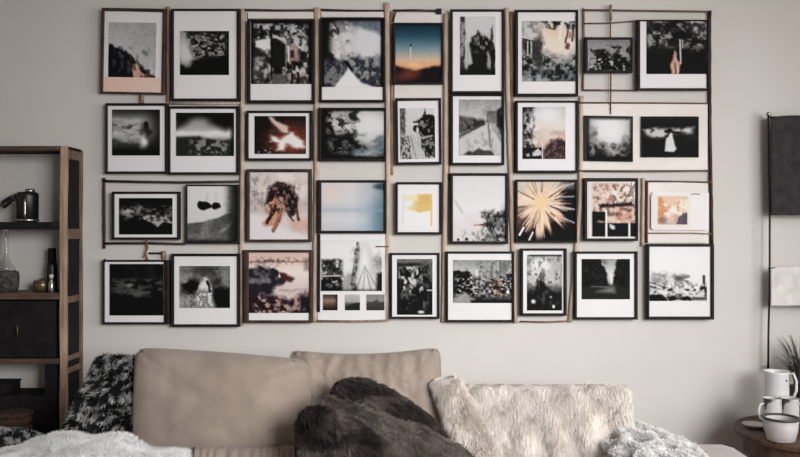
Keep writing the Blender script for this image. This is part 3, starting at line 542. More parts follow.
# third row right: photograph clipped over a sheet between rods
t = thing('hanging_sheet', 'cream sheet hung between thin rods at right end of third row', 'wall hanging', P(680, 243, .016), None)
plate('backing_paper', [(647, 182), (708, 182), (708.5, 242.8), (647, 242.8)], .010, .013, M['paperw'], t)
MB().tube([P(645, 181.3, .016), P(680, 181.5, .016), P(712, 182.4, .016)], .0034).build('rod', M['rod'], t, True)
MB().tube([P(648, 233.2, .019), P(690, 233.2, .018), P(711, 234, .016)], .0026).build('rod', M['lathd'], t, True)
t = thing('photo_print', 'peach and orange instant photo on the cream sheet', 'photo print', P(672, 231, .02))
plate('white_border', quad(652.5, 192.5, 709, 230, .3), .0215, .024, M['paper'], t)
plate('warm_border', quad(651.2, 194.4, 690.5, 228.5, .3), .0241, .0255, M['paperw'], t)
print_plate('picture', 'C9', quad(658, 196.5, 687.5, 224.5, .3), .0268, t, 503)
x = MB()
x.tube([P(691, 194.5, .0245), P(695, 193.8, .0248), P(700, 194.4, .0245)], .0016, 6)
x.build('pen_mark', M['rimdark'], t)

# fourth row collage under the pale blue frame
t = thing('photo_collage', 'frameless white collage sheet with large grey photo over three small ones, bottom row', 'photo collage', P(352, 320, .016))
plate('paper_sheet', [(318.8, 233), (385, 233), (385.5, 320.5), (318, 320.5)], .013, .0165, M['paper'], t)
plate('dark_edge', [(317.3, 234), (320.2, 234), (320, 312), (317, 312)], .013, .022, M['black'], t)
print_plate('large_photo', 'D4', [(320.8, 240), (382, 240), (382, 291), (320.8, 291)], .0185, t, 504)
for k, (x0, x1) in (('D4a', (323, 337.6)), ('D4b', (345, 360)), ('D4c', (366.5, 384.5))):
    print_plate('small_photo', k, [(x0, 294.5), (x1, 294.5), (x1, 310.3), (x0, 310.3)], .0185, t, 505)
MB().tube([P(317, 321, .018), P(350, 321.2, .018), P(387, 320.6, .018)], .0042).build('bottom_rod', M['lathd'], t, True)
# sunset sheet behind A5
t = thing('mount_sheet', 'white paper sheet behind the sunset photo, hung from a short brown rod', 'mount sheet', P(418, 98, .012))
plate('sheet', [(394.5, 12.5), (440.5, 12.5), (441, 98), (394.5, 98)], .0095, .0115, M['paperw'], t)
MB().tube([P(393, 10.5, .014), P(417, 10.2, .014), P(440.5, 11, .014)], .0042).build('rod', M['brown'], t, True)
MB().box(P(436, 8.5, .02), P(441.5, 14.5, .012)).build('clip', M['black'], t)
# pale sheets behind the 2nd..3rd columns' prints
plate_pairs = [((248, 12), (313.5, 18.5), 'narrow cream paper strip above the shopfront photo'), ((321.5, 12), (383.5, 17), 'narrow cream paper strip above the white triangle photo')]
for (a0, b0, lb) in plate_pairs:
    tag(plate('paper_strip', [(a0[0], a0[1]), (b0[0], a0[1]), (b0[0], b0[1]), (a0[0], b0[1])], .0005, .0125, M['paperw']), lb, 'paper strip')

# laths and rods
def lath(pts, w, label, m='bamboo', d=.0085, th=.6, group='wooden laths behind the frames'):
    P3 = [P(x, y, d) for x, y in pts]
    mid = []
    for i in range(len(P3)-1):
        for k in range(12): mid.append(P3[i].lerp(P3[i+1], k/12))
    mid.append(P3[-1]); rnd = random.Random(len(label))
    rr = [w*S/2*(1+.08*rnd.uniform(-1, 1)+(.14 if i % 9 == 0 else 0)) for i in range(len(mid))]
    mid = [p+Vector((rnd.uniform(-1, 1)*.0006, 0, 0)) for p in mid]
    b = MB().tube(mid, rr, 10, flat=(d-.0004)/(max(rr)*1.0))
    return tag(b.build('wooden_lath', M[m], None, True), label, 'lath', group)
lath([(242.6, 9), (242.6, 170), (241, 326)], 5.4, 'light vertical wooden lath between second and third picture columns')
lath([(317.3, 8), (317, 170), (315.4, 322)], 6.2, 'light vertical wooden lath left of the pale blue picture')
lath([(387, 3), (388, 170), (387.4, 321)], 5.2, 'tallest vertical wooden lath, rising above the frames left of the sunset photo')
lath([(391.5, 12), (391.8, 175)], 3.2, 'brown vertical lath beside the left edge of the sunset photo', 'lathd', .007)
lath([(446, 14), (445.8, 160), (443.6, 322)], 5.0, 'vertical wooden lath right of the ochre picture')
lath([(449.3, 90), (448.6, 180)], 3.0, 'short brown lath at the left edge of the grey street photo', 'lathd', .007)
lath([(506.8, 8), (508, 100), (511, 180), (515.2, 323)], 4.6, 'slanting light lath left of the starburst picture')
lath([(511.5, 12), (512.6, 172)], 4.0, 'brown lath left of the ruined house photo', 'lathd', .007)
lath([(581.5, 96), (580.5, 200), (570, 322)], 4.6, 'slanting lath right of the starburst picture')
lath([(709.5, 11), (709.8, 120), (712, 246)], 3.4, 'dark brown vertical rod at the right edge of the gallery', 'brown', .0085, 1, None)
lath([(168, 7), (168.3, 102)], 3.6, 'light copper lath between the two leftmost top frames', 'lathd', .0085)
lath([(104.2, 178), (104.1, 248.5)], 2.8, 'dark vertical stick at the left end of the third row', 'brown', .0085, 1, None)
lath([(643.4, 178), (642.6, 246)], 3.6, 'short light lath left of the cream sheet', 'bamboo')
lath([(647, 181), (646.6, 243)], 1.8, 'thin copper stick along the left edge of the cream sheet', 'copper', .016, 1, None)
def rod(pts, r, label, m='rod', d=.013, name='thin_rod', cat='rod'):
    return tag(MB().tube([P(x, y, d) for x, y in pts], r, 8).build(name, M[m], None, True), label, cat)
rod([(245, 9.8), (280, 10.4), (314, 10.2)], .0042, 'dark brown horizontal rod above the shopfront photo', 'brown')
rod([(321, 9.8), (350, 10.6), (384, 10.6)], .0042, 'dark brown horizontal rod above the white triangle photo', 'brown')
rod([(583, 10), (650, 10.8), (708, 11.6)], .0038, 'long brown horizontal rod across the top right corner')
rod([(583, 23.5), (612, 23), (640, 20.5)], .0026, 'thin brown rod above the small spiky plant picture')
rod([(583.6, 8), (584.2, 50), (583, 90)], .0042, 'brown upright stick left of the small spiky plant picture', 'lathd', .008)
rod([(583, 90), (637, 90.5)], .0032, 'thin brown rod below the small spiky plant picture')
rod([(170, 103.3), (205, 103.8), (240, 103)], .0046, 'pale rod between the dark tree photo and cloud photo', 'bamboo', .009)
rod([(104, 181), (140, 181.8), (180, 182.4), (239, 181.6)], .0050, 'dark brown horizontal stick above the third row at left', 'brown', .015)
rod([(104, 243.4), (150, 243.2), (185, 244)], .0048, 'dark brown horizontal stick under the dark cloud picture', 'brown', .015)
rod([(149, 253.2), (164, 253.2)], .0036, 'short dark peg above the nearly black photo', 'black', .013)
rod([(104.5, 258.8), (104.5, 262)], .004, 'small dark nail at the upper left of the nearly black photo', 'black', .030)
rod([(520, 321.5), (545, 322), (567, 321.2)], .0034, 'copper brown rod under the narrow pale disc picture', 'copper', .011)
rod([(376, 246.5), (389, 246.6)], .0022, 'tiny dark twig across the lath beside the collage', 'rod', .022)
rod([(396, 12), (392.5, 22)], .0030, 'short dark stick at the left above the sunset photo', 'brown', .017)
rod([(610.5, 5), (610.8, 20)], .0065, 'short thick brown stick where the twine starts', 'lathd', .021)
MBt = MB()
for k in range(2):
    pts = []
    for i in range(60):
        z = i/59; yy = 15+(114-15)*z
        pts.append(P(610.2+math.sin(z*2.2)*.5, yy, .0165)+Vector((math.cos(i*.9+k*math.pi)*.0010, math.sin(i*.9+k*math.pi)*.0010, 0)))
    MBt.tube(pts, .0024, 6)
tag(MBt.build('twine', M['rope'], None, True), 'twisted reddish brown twine running behind the small spiky plant picture', 'twine')
MBt = MB()
for k in range(2):
    MBt.tube([P(146.5, 240, .02), P(146.6+k*1.2, 248, .022), P(144.8-k*1.5+2*k, 254, .022), P(147+k, 260, .02)], .0028, 6)
MBt.tube([P(146, 254, .022), P(143, 257.5, .022)], .0018, 6)
tag(MBt.build('twine', M['rope'], None, True), 'knotted orange twine hanging under the dark cloud picture', 'twine')
rod([(142, 93), (142, 104)], .0090, 'short brown wooden peg joining the top left frame and the one below', 'lathd', .011, 'wooden_peg', 'peg')
rod([(163.8, 251), (164, 259)], .0085, 'short tan wooden peg above the nearly black photo', 'lathd', .011, 'wooden_peg', 'peg')

# ------------------------------------------------------------------ the room
def struct(name, mb, m):
    o = mb.build(name, M[m]); o['kind'] = 'structure'; return o
XL, XR, YF, ZC = -2.3, 2.5, -4.6, 2.75
struct('wall_back', MB().box((XL-.1, 0, 0), (XR+.1, .1, ZC)), 'wall')
struct('wall_left', MB().box((XL-.1, YF, 0), (XL, 0, ZC)), 'wall')
w0, w1, wz0, wz1 = -2.9, -1.1, .75, 2.35
struct('wall_right', MB().box((XR, YF, 0), (XR+.1, w0, ZC)).box((XR, w1, 0), (XR+.1, 0, ZC)).box((XR, w0, 0), (XR+.1, w1, wz0)).box((XR, w0, wz1), (XR+.1, w1, ZC)), 'wall')
wf = MB()
for (a, b) in (((w0, wz0), (w0+.05, wz1)), ((w1-.05, wz0), (w1, wz1)), ((w0, wz0), (w1, wz0+.05)), ((w0, wz1-.05), (w1, wz1)), (((w0+w1)/2-.02, wz0), ((w0+w1)/2+.02, wz1))):
    wf.box((XR+.02, a[0], a[1]), (XR+.07, b[0], b[1]))
struct('window_1', wf, 'ceramic')
struct('floor', MB().box((XL-.1, YF, -.1), (XR+.1, .1, 0)), 'floor')
struct('ceiling', MB().box((XL-.1, YF, ZC), (XR+.1, .1, ZC+.1)), 'ceiling')
struct('baseboard_back', MB().box((XL, -.015, 0), (XR, 0, .09)), 'ceiling')

# ------------------------------------------------------------------ soft furnishings
def edge_uv(u, v, bow, rnd, cvx):
    if rnd:
        r = (abs(u)**rnd+abs(v)**rnd)**(1/rnd); k = max(abs(u), abs(v))/r if r > 1e-6 else 1
        u, v = u*k, v*k
    uu = u*math.sqrt(1-cvx*v*v)*(1-bow*(1-v*v)); vv = v*math.sqrt(1-cvx*u*u)*(1-bow*(1-u*u))
    return uu, vv
def pillow(name, cs, th, m, label=None, cat=None, parent=None, n=44, wr=.006, seed=0, bow=.03, sag=0, colf=None, pw=2.6, rnd=0, cvx=0, he=.55):
    tl, tr, br, bl = [Vector(c) for c in cs]
    nrm = (tr-tl).cross(bl-tl).normalized()
    if nrm.y > 0: nrm = -nrm
    V = []; F = []
    for side in (1, -1):
        for j in range(n+1):
            v = j/n*2-1
            for i in range(n+1):
                u = i/n*2-1
                # edges curve inwards between the corners
                uu, vv = edge_uv(u, v, bow, rnd, cvx)
                p = tl.lerp(tr, (uu+1)/2).lerp(bl.lerp(br, (uu+1)/2), (vv+1)/2)
                h = (max(0, 1-abs(u)**pw)**he)*(max(0, 1-abs(v)**pw)**he)
                h *= th/2
                q = Vector((u*3+seed, v*3, seed*1.7))
                h *= 1+.10*mnoise.noise(q)
                ed = max(abs(u), abs(v))
                wv = wr*(mnoise.noise(Vector((u*6+seed, v*2, side*3)))+.7*abs(mnoise.noise(Vector((u*11, v*9+seed, side))))) * (1 if ed < .97 else .3)
                crn = abs(u*v)**2*.012*mnoise.noise(Vector((u*14, v*14, seed)))
                p = p + nrm*side*(h+ (wv if h > .004 else 0)) + Vector((0, 0, -sag*(1-u*u)*(1 if v < 0 else .3) + crn))
                V.append(p)
    N = (n+1)*(n+1)
    for s_ in range(2):
        for j in range(n):
            for i in range(n):
                k = s_*N+j*(n+1)+i; f = (k, k+n+1, k+n+2, k+1)
                F.append(f if s_ == 0 else f[::-1])
    if m is None: return V, F, N
    # weld the two sides along the seam
    bm = bmesh.new(); vs = [bm.verts.new(p) for p in V]
    for f in F: bm.faces.new([vs[i] for i in f])
    bmesh.ops.remove_doubles(bm, verts=bm.verts[:], dist=.0006)
    bm.verts.index_update()
    o = link_mesh(name, [v.co[:] for v in bm.verts], [[v.index for v in f.verts] for f in bm.faces], M[m] if isinstance(m, str) else m, parent, True)
    bm.free()
    return o
def seam(cs, bow, r, parent, m, sag=0, rnd=0, cvx=0):
    tl, tr, br, bl = [Vector(c) for c in cs]; pts = []
    def pt(u, v):
        uu, vv = edge_uv(u, v, bow, rnd, cvx)
        return tl.lerp(tr, (uu+1)/2).lerp(bl.lerp(br, (uu+1)/2), (vv+1)/2)+Vector((0, 0, -sag*(1-u*u)*(1 if v < 0 else .3)))
    for k in range(20): pts.append(pt(-1+k/10, -1))
    for k in range(20): pts.append(pt(1, -1+k/10))
    for k in range(20): pts.append(pt(1-k/10, 1))
    for k in range(21): pts.append(pt(-1, 1-k/10))
    b = MB().tube(pts, r, 8); return b.build('piping', M[m], parent, True)

def fur(verts, faces, count, length, colf, comb, seed=1, width=.0022, lift=.5, name='fur', keep=None, lvar=.4, curl=.3, parent=None, basecol=None):
    """base surface plus tapered fibres, in one mesh"""
    rs = np.random.RandomState(seed)
    V = [Vector(v) for v in verts]; tri = []
    for f in faces:
        for k in range(1, len(f)-1): tri.append((f[0], f[k], f[k+1]))
    tri = np.array(tri); A3 = np.array([v[:] for v in V])
    a, b, c = A3[tri[:, 0]], A3[tri[:, 1]], A3[tri[:, 2]]
    nn = np.cross(b-a, c-a); ar = np.linalg.norm(nn, axis=1); nn = nn/(ar[:, None]+1e-12)
    ok = np.ones(len(tri), bool) if keep is None else np.array([keep((a[i]+b[i]+c[i])/3, nn[i]) for i in range(len(tri))])
    pr = ar*ok; pr = pr/pr.sum()
    pick = rs.choice(len(tri), count, p=pr)
    r1 = np.sqrt(rs.rand(count)); r2 = rs.rand(count)
    pos = a[pick]*(1-r1)[:, None]+b[pick]*(r1*(1-r2))[:, None]+c[pick]*(r1*r2)[:, None]
    n = nn[pick]
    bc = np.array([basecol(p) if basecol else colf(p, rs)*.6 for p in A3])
    def nz(p, f, o):
        out = []
        for ax in range(3):
            q = p*f+o+ax*2.3
            out.append(np.sin(q[:, 0]+1.7*np.sin(q[:, 1]*.8+o))*np.cos(q[:, 2]*1.1+1.3*np.sin(q[:, 0]*.6+ax)))
        return np.stack(out, 1)
    def unit(x): return x/(np.linalg.norm(x, axis=1)[:, None]+1e-9)
    cb = np.array([comb(p) for p in pos]); w = nz(pos, 40, 1.0)*.6+nz(pos, 95, 4.0)*.4
    dr = unit(n*lift+cb*(1-lift)+w*curl+rs.normal(size=(count, 3))*.14)
    L = (length*(1-lvar*rs.rand(count)))[:, None]
    d2 = unit(dr+cb*.5+np.array([0, 0, -.25]))
    sd = unit(np.cross(dr, np.array([0, 1, .2])))*(width*(.6+.7*rs.rand(count)))[:, None]
    m1 = pos+dr*L*.55; m2 = m1+d2*L*.45
    k0 = len(A3); idx = k0+np.arange(count)*5
    st = np.stack([pos-sd, pos+sd, m1+sd*.7, m1-sd*.7, m2], 1).reshape(-1, 3)
    OV = np.concatenate([A3, st]).tolist()
    OF = [tuple(f) for f in faces]+np.stack([idx, idx+1, idx+2, idx+3], 1).tolist()+np.stack([idx+3, idx+2, idx+4], 1).tolist()
    cc = np.array([colf(p, rs) for p in pos])
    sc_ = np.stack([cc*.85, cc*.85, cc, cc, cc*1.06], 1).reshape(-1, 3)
    return link_mesh(name, OV, OF, M['fur'], parent, False, np.clip(np.concatenate([bc, sc_]), 0, 1))
def L_(c): return np.array(lin(c if not np.isscalar(c) else (c, c, c)))

# sofa
sofa = thing('sofa', 'light greige fabric sofa against the wall under the picture gallery', 'sofa', (-.13, -.75, 0))
MB().box((-1.10, -1.18, .12), (.86, -.30, .34), .03).build('base', M['sofa'], sofa, True)
MB().box((-1.105, -.42, .30), (.775, -.30, .742), .035).build('backrest', M['sofa'], sofa, True)
MB().box((-1.48, -1.2, .10), (-1.10, -.30, .555), .07).build('armrest', M['sofa'], sofa, True)
MB().box((.835, -1.2, .10), (1.215, -.30, .540), .085).build('armrest', M['sofa'], sofa, True)
for x0, x1 in ((-1.09, -.13), (-.125, .825)):
    MB().box((x0, -1.2, .335), (x1, -.425, .52), .05).build('seat_cushion', M['sofa'], sofa, True)
for lx in (-1.40, 1.14):
    for ly in (-1.12, -.38):
        MB().lathe((lx, ly, 0), [(.018, 0), (.028, .105)], 16).build('leg', M['shelfd'], sofa, True)

def cushion(label, cs, th, wr, seed, bow, sag, rnd=0, cvx=0, he=.5):
    c = sum((Vector(q) for q in cs), Vector())/4
    t = thing('cushion', label, 'cushion', (c.x, c.y, min(q[2] for q in cs)), 'linen cushions on the sofa')
    pillow('cover', cs, th, 'linen', parent=t, wr=wr, seed=seed, bow=bow, sag=sag, n=60, rnd=rnd, cvx=cvx, he=he)
    seam(cs, bow, .003, t, 'linen', sag, rnd, cvx)
    return t
cs1 = [P(135, 347, .62), P(309, 360, .62), P(311, 452, .70), P(131, 456, .70)]
cushion('large plain tan linen cushion, left of the two, beside the black and white one', cs1, .17, .0035, 3, .0, -.002, 16, .035, .42)
cs2 = [P(289, 350, .52), P(440, 347, .52), P(447, 470, .64), P(296, 470, .64)]
cushion('tan linen cushion with pointed corner behind the dark brown fur', cs2, .13, .014, 8, .02, .016, 16, 0, .5)

def gather(u, v):
    x0, x1 = P(196, 450, .74).x, P(316, 450, .74).x; X = x0+(x1-x0)*u
    f = .010*math.sin(u*44+2*math.sin(u*9))+.006*mnoise.noise(Vector((u*20, v*3, 2)))
    if v < .4: return Vector((X, -.735-v*.06+f*.3, .634+.006*mnoise.noise(Vector((u*14, 1, 1)))-.010*v))
    k = (v-.4)/.6
    return Vector((X, -.76-.06*k-abs(f), .630-.098*k))
V = [gather(i/79, j/19) for j in range(20) for i in range(80)]
F = [(j*80+i, (j+1)*80+i, (j+1)*80+i+1, j*80+i+1) for j in range(19) for i in range(79)]
o = link_mesh('gathered_throw', V, F, M['linen'], None, True)
md = o.modifiers.new('thickness', 'SOLIDIFY'); md.thickness = .006
tag(o, 'tan throw gathered in small folds along the bottom of the large tan cushion', 'throw')
# black and white shaggy cushion
cs = [P(103, 356, .55), P(158, 361, .55), P(160, 450, .66), P(60, 436, .66)]
V, F, N = pillow('x', cs, .14, None, n=26, wr=.01, seed=5, bow=.02)
def bw(p, rs):
    q = Vector((p[0]*1.0+p[2]*.5, p[1], p[2]*1.3-p[0]*.6))
    n = mnoise.noise(q*42)+.7*mnoise.noise(q*95)
    return L_(206+rs.randint(-50, 34)) if n > .17 else L_(34+rs.randint(-10, 22))
o = fur(V, F, 26000, .026, bw, lambda p: (.5*mnoise.noise(Vector(p)*14), -.2, .45*mnoise.noise(Vector(p)*17+Vector((3, 3, 3)))-.2), 5, .0010, .42, 'shaggy_cushion', keep=lambda c, n: n[1] < .25, basecol=lambda p: L_(34))
tag(o, 'black and white flecked shaggy cushion at the left end of the sofa', 'cushion')

def sheet(nx, ny, fn):
    V = [fn(i/(nx-1), j/(ny-1)) for j in range(ny) for i in range(nx)]
    F = [(j*nx+i, (j+1)*nx+i, (j+1)*nx+i+1, j*nx+i+1) for j in range(ny-1) for i in range(nx-1)]
    return V, F
def thicken(V, F, t):
    n = len(V); me = bpy.data.meshes.new('t'); me.from_pydata([tuple(v) for v in V], [], F); me.update()
    nor = [v.normal.copy() for v in me.vertices]; bpy.data.meshes.remove(me)
    V2 = list(V)+[Vector(V[i])-nor[i]*t for i in range(n)]
    cnt = {}
    for f in F:
        for k in range(4):
            e = (f[k], f[(k+1) % 4]); cnt[e] = 1
    F2 = list(F)+[tuple(i+n for i in f[::-1]) for f in F]
    for e in cnt:
        if (e[1], e[0]) not in cnt: F2.append((e[1], e[0], e[0]+n, e[1]+n))
    return V2, F2

# fur pieces on the sofa (mounds resting on the arm or the seat)
def SUP(x, y): return .562 if x < -1.09 else .527
def mound(cx, cy, z0, rx, ry, h, seed, pw=2.2, n=34, rot=0, tilt=0, amp=.14):
    def fn(u, v):
        a = u*2*math.pi; r = v
        x = math.cos(a)*r; y = math.sin(a)*r
        k = (max(0, 1-r**pw))**.5
        w = 1+amp*mnoise.noise(Vector((x*3+seed, y*3, seed)))
        X = x*rx*(1+.08*mnoise.noise(Vector((math.cos(a)*2, math.sin(a)*2, seed)))); Y = y*ry
        Xr = X*math.cos(rot)-Y*math.sin(rot); Yr = X*math.sin(rot)+Y*math.cos(rot)
        return Vector((cx+Xr, cy+Yr, z0+h*k*w+tilt*X))
    V, F = sheet(n*2+1, n, fn)
    # closed underside
    V = [Vector((p.x, p.y, max(p.z, SUP(p.x, p.y)+.012))) for p in V]
    k = len(V); V.append(Vector((cx, cy, SUP(cx, cy)+.004)))
    W = n*2+1
    for i in range(W-1): F.append((k, (n-1)*W+i+1, (n-1)*W+i))
    return V, [f for f in F]
def whitef(p, rs): return L_(252+rs.randint(-6, 3))
def combup(p): return (.35*mnoise.noise(Vector(p)*9), -.35, .5*mnoise.noise(Vector(p)*8+Vector((5, 5, 5))))
V, F = mound(-.94, -.74, .522, .37, .20, .128, 3, amp=.30)
def orient(V, F):
    # make the top faces look up
    me = bpy.data.meshes.new('t'); me.from_pydata([tuple(v) for v in V], [], F); me.update()
    s = sum(p.normal.z*p.area for p in me.polygons[:400]); bpy.data.meshes.remove(me)
    return F if s > 0 else [f[::-1] for f in F]
F = orient(V, F)
o = fur(V, F, 42000, .019, whitef, combup, 11, .0010, .68, curl=.35, name= 'sheepskin', keep=lambda c, n: n[2] > -.1, basecol=lambda p: L_(250))
tag(o, 'large fluffy white sheepskin heaped at the left of the sofa seat', 'sheepskin', 'sheepskins on the sofa')
V, F = mound(-1.36, -.86, .556, .13, .15, .062, 7); F = orient(V, F)
o = fur(V, F, 16000, .019, whitef, combup, 12, .0010, .68, curl=.35, name= 'sheepskin', keep=lambda c, n: n[2] > -.1, basecol=lambda p: L_(250))
tag(o, 'smaller white sheepskin in the bottom left corner on the armrest', 'sheepskin', 'sheepskins on the sofa')
V, F = mound(-1.30, -.60, .556, .15, .14, .072, 9); F = orient(V, F)
o = fur(V, F, 20000, .024, bw, combup, 13, .0010, .5, 'shaggy_throw', keep=lambda c, n: n[2] > -.1, basecol=lambda p: L_(40))
tag(o, 'black and white shaggy throw on the left armrest between the white sheepskins', 'throw')

# dark brown fur cushions
def brownf(p, rs):
    n = mnoise.noise(Vector((p[0]*9, p[1]*9, p[2]*30))); t = 66+38*n+rs.randint(-14, 22)
    if n > .3: t += 22
    return L_((t, t*.90, t*.86))
cs = [P(320, 388, .74), P(364, 373, .74), P(456, 436, .80), P(394, 462, .82)]
V, F, N = pillow('x', cs, .14, None, n=26, wr=.01, seed=15, bow=-.02, rnd=2.6)
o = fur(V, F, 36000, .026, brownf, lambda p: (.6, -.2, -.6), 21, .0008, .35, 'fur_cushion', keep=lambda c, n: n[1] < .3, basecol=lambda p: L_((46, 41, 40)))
tag(o, 'dark brown fur cushion leaning diagonally, upper of the two', 'cushion', 'brown fur cushions')
cs = [P(290, 400, .92), P(362, 418, .92), P(432, 496, .96), P(306, 530, .96)]
V, F, N = pillow('x', cs, .15, None, n=26, wr=.01, seed=25, bow=-.02, rnd=3)
o = fur(V, F, 40000, .026, brownf, lambda p: (.6, -.2, -.5), 22, .0008, .35, 'fur_cushion', keep=lambda c, n: n[1] < .3, basecol=lambda p: L_((46, 41, 40)))
tag(o, 'dark brown fur cushion lower in front, touching the large tan one', 'cushion', 'brown fur cushions')
cs = [P(312, 402, .84), P(326, 393, .84), P(484, 452, .87), P(452, 486, .90)]
V, F, N = pillow('x', cs, .06, None, n=22, wr=.01, seed=31, bow=-.02, rnd=3)
def taupef(p, rs): n = mnoise.noise(Vector(p)*12); t = 116+36*n+rs.randint(-14, 18); return L_((t, t*.92, t*.87))
o = fur(V, F, 24000, .028, taupef, lambda p: (.5, -.2, -.6), 23, .0008, .35, 'fur_throw', keep=lambda c, n: n[1] < .3, basecol=lambda p: L_((60, 52, 50)))
tag(o, 'taupe fur throw folded diagonally between the two dark brown fur cushions', 'throw')

# cream long-haired throw over the backrest
def drape(u, v):
    X = P(446, 400, .5).x*(1-u)+.790*u
    fold = .034*math.sin(u*17+1.2*math.sin(v*2))*min(1, v*2) + .016*mnoise.noise(Vector((u*7, v*2, 4)))
    if v < .22:                                  # over the top of the backrest
        k = v/.22; y = -.29-.145*k; z = .728+.026*k+.006*math.sin(k*math.pi)
        return Vector((X, y, z+.006*mnoise.noise(Vector((u*20, v*6, 2)))))
    k = (v-.22)/.78
    y = -.437-.12*k-abs(fold)*(k*.9+.15); z = .754-.222*k
    X += .10*k*(.5-u)*.3+.05*k*(1-u)
    return Vector((X, y, z))
V, F = sheet(60, 34, drape); V, F = thicken(V, F, -.010) if False else (V, F)
me = bpy.data.meshes.new('t'); me.from_pydata([tuple(v) for v in V], [], F); me.update()
fl = sum(p.normal.y*p.area for p in me.polygons) > 0; bpy.data.meshes.remove(me)
if fl: F = [f[::-1] for f in F]
def creamf(p, rs):
    n = mnoise.noise(Vector((p[0]*16, p[1]*10, p[2]*5))); t = 226+26*n+rs.randint(-10, 10)
    return L_((t, t*.965, t*.93))
V2, F2 = thicken(V, F, .012)
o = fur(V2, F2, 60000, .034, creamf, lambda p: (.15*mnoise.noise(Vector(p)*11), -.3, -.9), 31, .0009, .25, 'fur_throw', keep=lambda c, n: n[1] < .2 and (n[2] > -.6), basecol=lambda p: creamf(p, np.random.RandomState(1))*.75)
tag(o, 'long-haired cream fur throw draped over the sofa backrest', 'throw')
# the rolled left edge of the cream throw
def roll(u, v):
    p = P(444+u*46, 378+u*100, .60+.20*u); a = v*2*math.pi
    r = .030+.022*u
    return Vector((p.x+math.cos(a)*r*1.1, p.y+math.sin(a)*r, p.z+.2*math.cos(a)*r))
V, F = sheet(30, 17, roll)
V += [Vector(roll(0, 0)), ]; V.pop()
me = bpy.data.meshes.new('t'); me.from_pydata([tuple(v) for v in V], [], F); me.update()
cx = [sum(((p.center.x-P(444, 378, .6).x),)) for p in me.polygons]
fl = sum((p.normal.y)*(1 if p.center.y < P(444+46*.5, 400, .70).y else -1) for p in me.polygons) > 0; bpy.data.meshes.remove(me)
if fl: F = [f[::-1] for f in F]
def rollcol(p, rs):
    c = creamf(p, rs); return c*1.04
o2 = fur(V, F, 26000, .034, rollcol, lambda p: (.1+.4*mnoise.noise(Vector(p)*9), -.2, -.75), 32, .0009, .4, 'fur_cushion', keep=None, basecol=lambda p: L_((196, 188, 180)))
tag(o2, 'rolled cream fur bolster slanting down beside the pointed tan cushion', 'cushion')

# grey ruched throw on the right armrest
def ruche(u, v):
    X = P(596+u*100, 420, .5).x
    env = math.sin(math.pi*min(1, max(0, u*.92+.08)))**.6
    Y = -.42-v*.42
    base = .535+.085*env*(1-.45*u)*(1-.2*v) + .028*max(0, .5-abs(u-.35))
    rid = .024*(1-abs(mnoise.noise(Vector((u*4.5+3, v*5, 1))))*3.0)+.010*mnoise.noise(Vector((u*14, v*14, 5)))
    return Vector((X, Y+.02*mnoise.noise(Vector((u*4, v*4, 8))), base+rid*.9))
V, F = sheet(70, 60, ruche)
me = bpy.data.meshes.new('t'); me.from_pydata([tuple(v) for v in V], [], F); me.update()
fl = sum(p.normal.z*p.area for p in me.polygons) < 0; bpy.data.meshes.remove(me)
if fl: F = [f[::-1] for f in F]
V2, F2 = thicken(V, F, .02)
def greyf(p, rs):
    n = mnoise.noise(Vector(p)*22); t = 226+20*n+rs.randint(-18, 14)
    return L_((t, t*.99, t*.98))
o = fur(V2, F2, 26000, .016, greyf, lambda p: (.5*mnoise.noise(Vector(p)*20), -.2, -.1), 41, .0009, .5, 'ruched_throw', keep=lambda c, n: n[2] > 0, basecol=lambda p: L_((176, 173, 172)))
tag(o, 'light grey ruched fluffy throw bunched on the right armrest', 'throw')

# ------------------------------------------------------------------ shelf unit at left
sh = thing('shelf_unit', 'rustic open wooden shelf unit with dark side panel at left of the sofa', 'shelf', (-1.6, -.1, 0))
XS = -1.264; DFt = .17; XE = -2.15
def postpath(x, y, z0, z1, seed):
    return [Vector((x+.0035*mnoise.noise(Vector((z*4, seed, 1))), y, z)) for z in np.linspace(z0, z1, 24)]
def post(x, d, z1, w, seed, m='shelfw'):
    V = []; F = []; zs = np.linspace(0, z1, 26)
    for i, z in enumerate(zs):
        ww = w/2*(1+.14*mnoise.noise(Vector((z*7, seed, 2)))); ox = .004*mnoise.noise(Vector((z*3.5, seed*3, 7)))
        for (a, b) in ((-1, -.7), (-.7, -1), (.7, -1), (1, -.7), (1, .7), (.7, 1), (-.7, 1), (-1, .7)):
            V.append((x+ox+a*ww, -d+b*w/2, z))
    for i in range(25):
        for k in range(8): F.append((i*8+k, i*8+(k+1) % 8, (i+1)*8+(k+1) % 8, (i+1)*8+k))
    F.append(tuple(range(8))[::-1]); F.append(tuple(25*8+k for k in range(8)))
    return link_mesh('post', V, F, M[m], sh)
zt = P(0, 146, DFt).z
post(XS-.015, DFt-.013, zt, .025, 1, 'shelfp'); post(XS-.010, .014, zt-.004, .018, 2)
post(XE, DFt-.015, zt, .032, 3); post(XE, .022, zt, .03, 4)
MB().box((XE, -DFt-.004, zt-.018), (XS-.028, -DFt+.016, zt), .004).build('top_rail', M['shelfh'], sh)
MB().box((XE, -.155, zt-.016), (XS-.004, -.008, zt+.002), .003).build('top_board', M['shelfd'], sh)  # near-black colour puts the shade of the underside into the board
for k, (ya, yb) in enumerate(((222, 229.5), (293, 299.5), (359, 364))):
    za, zb = P(0, ya, DFt).z, P(0, yb, DFt).z
    MB().box((XE, -DFt-.002, zb), (XS-.029, -.008, za), .003).build('shelf_board', M['shelfd' if k == 0 else 'shelfh'], sh)
for (py, h, w) in ((155, .036, 0), (234, .040, 0), (299, .026, 0), (357, .020, 0), (369, .022, 0)):
    z = P(0, py, .1).z
    MB().box((XS-.020, -.150, z-h/2), (XS-.003, -.022, z+h/2), .003).build('rung', M['shelfw'], sh)
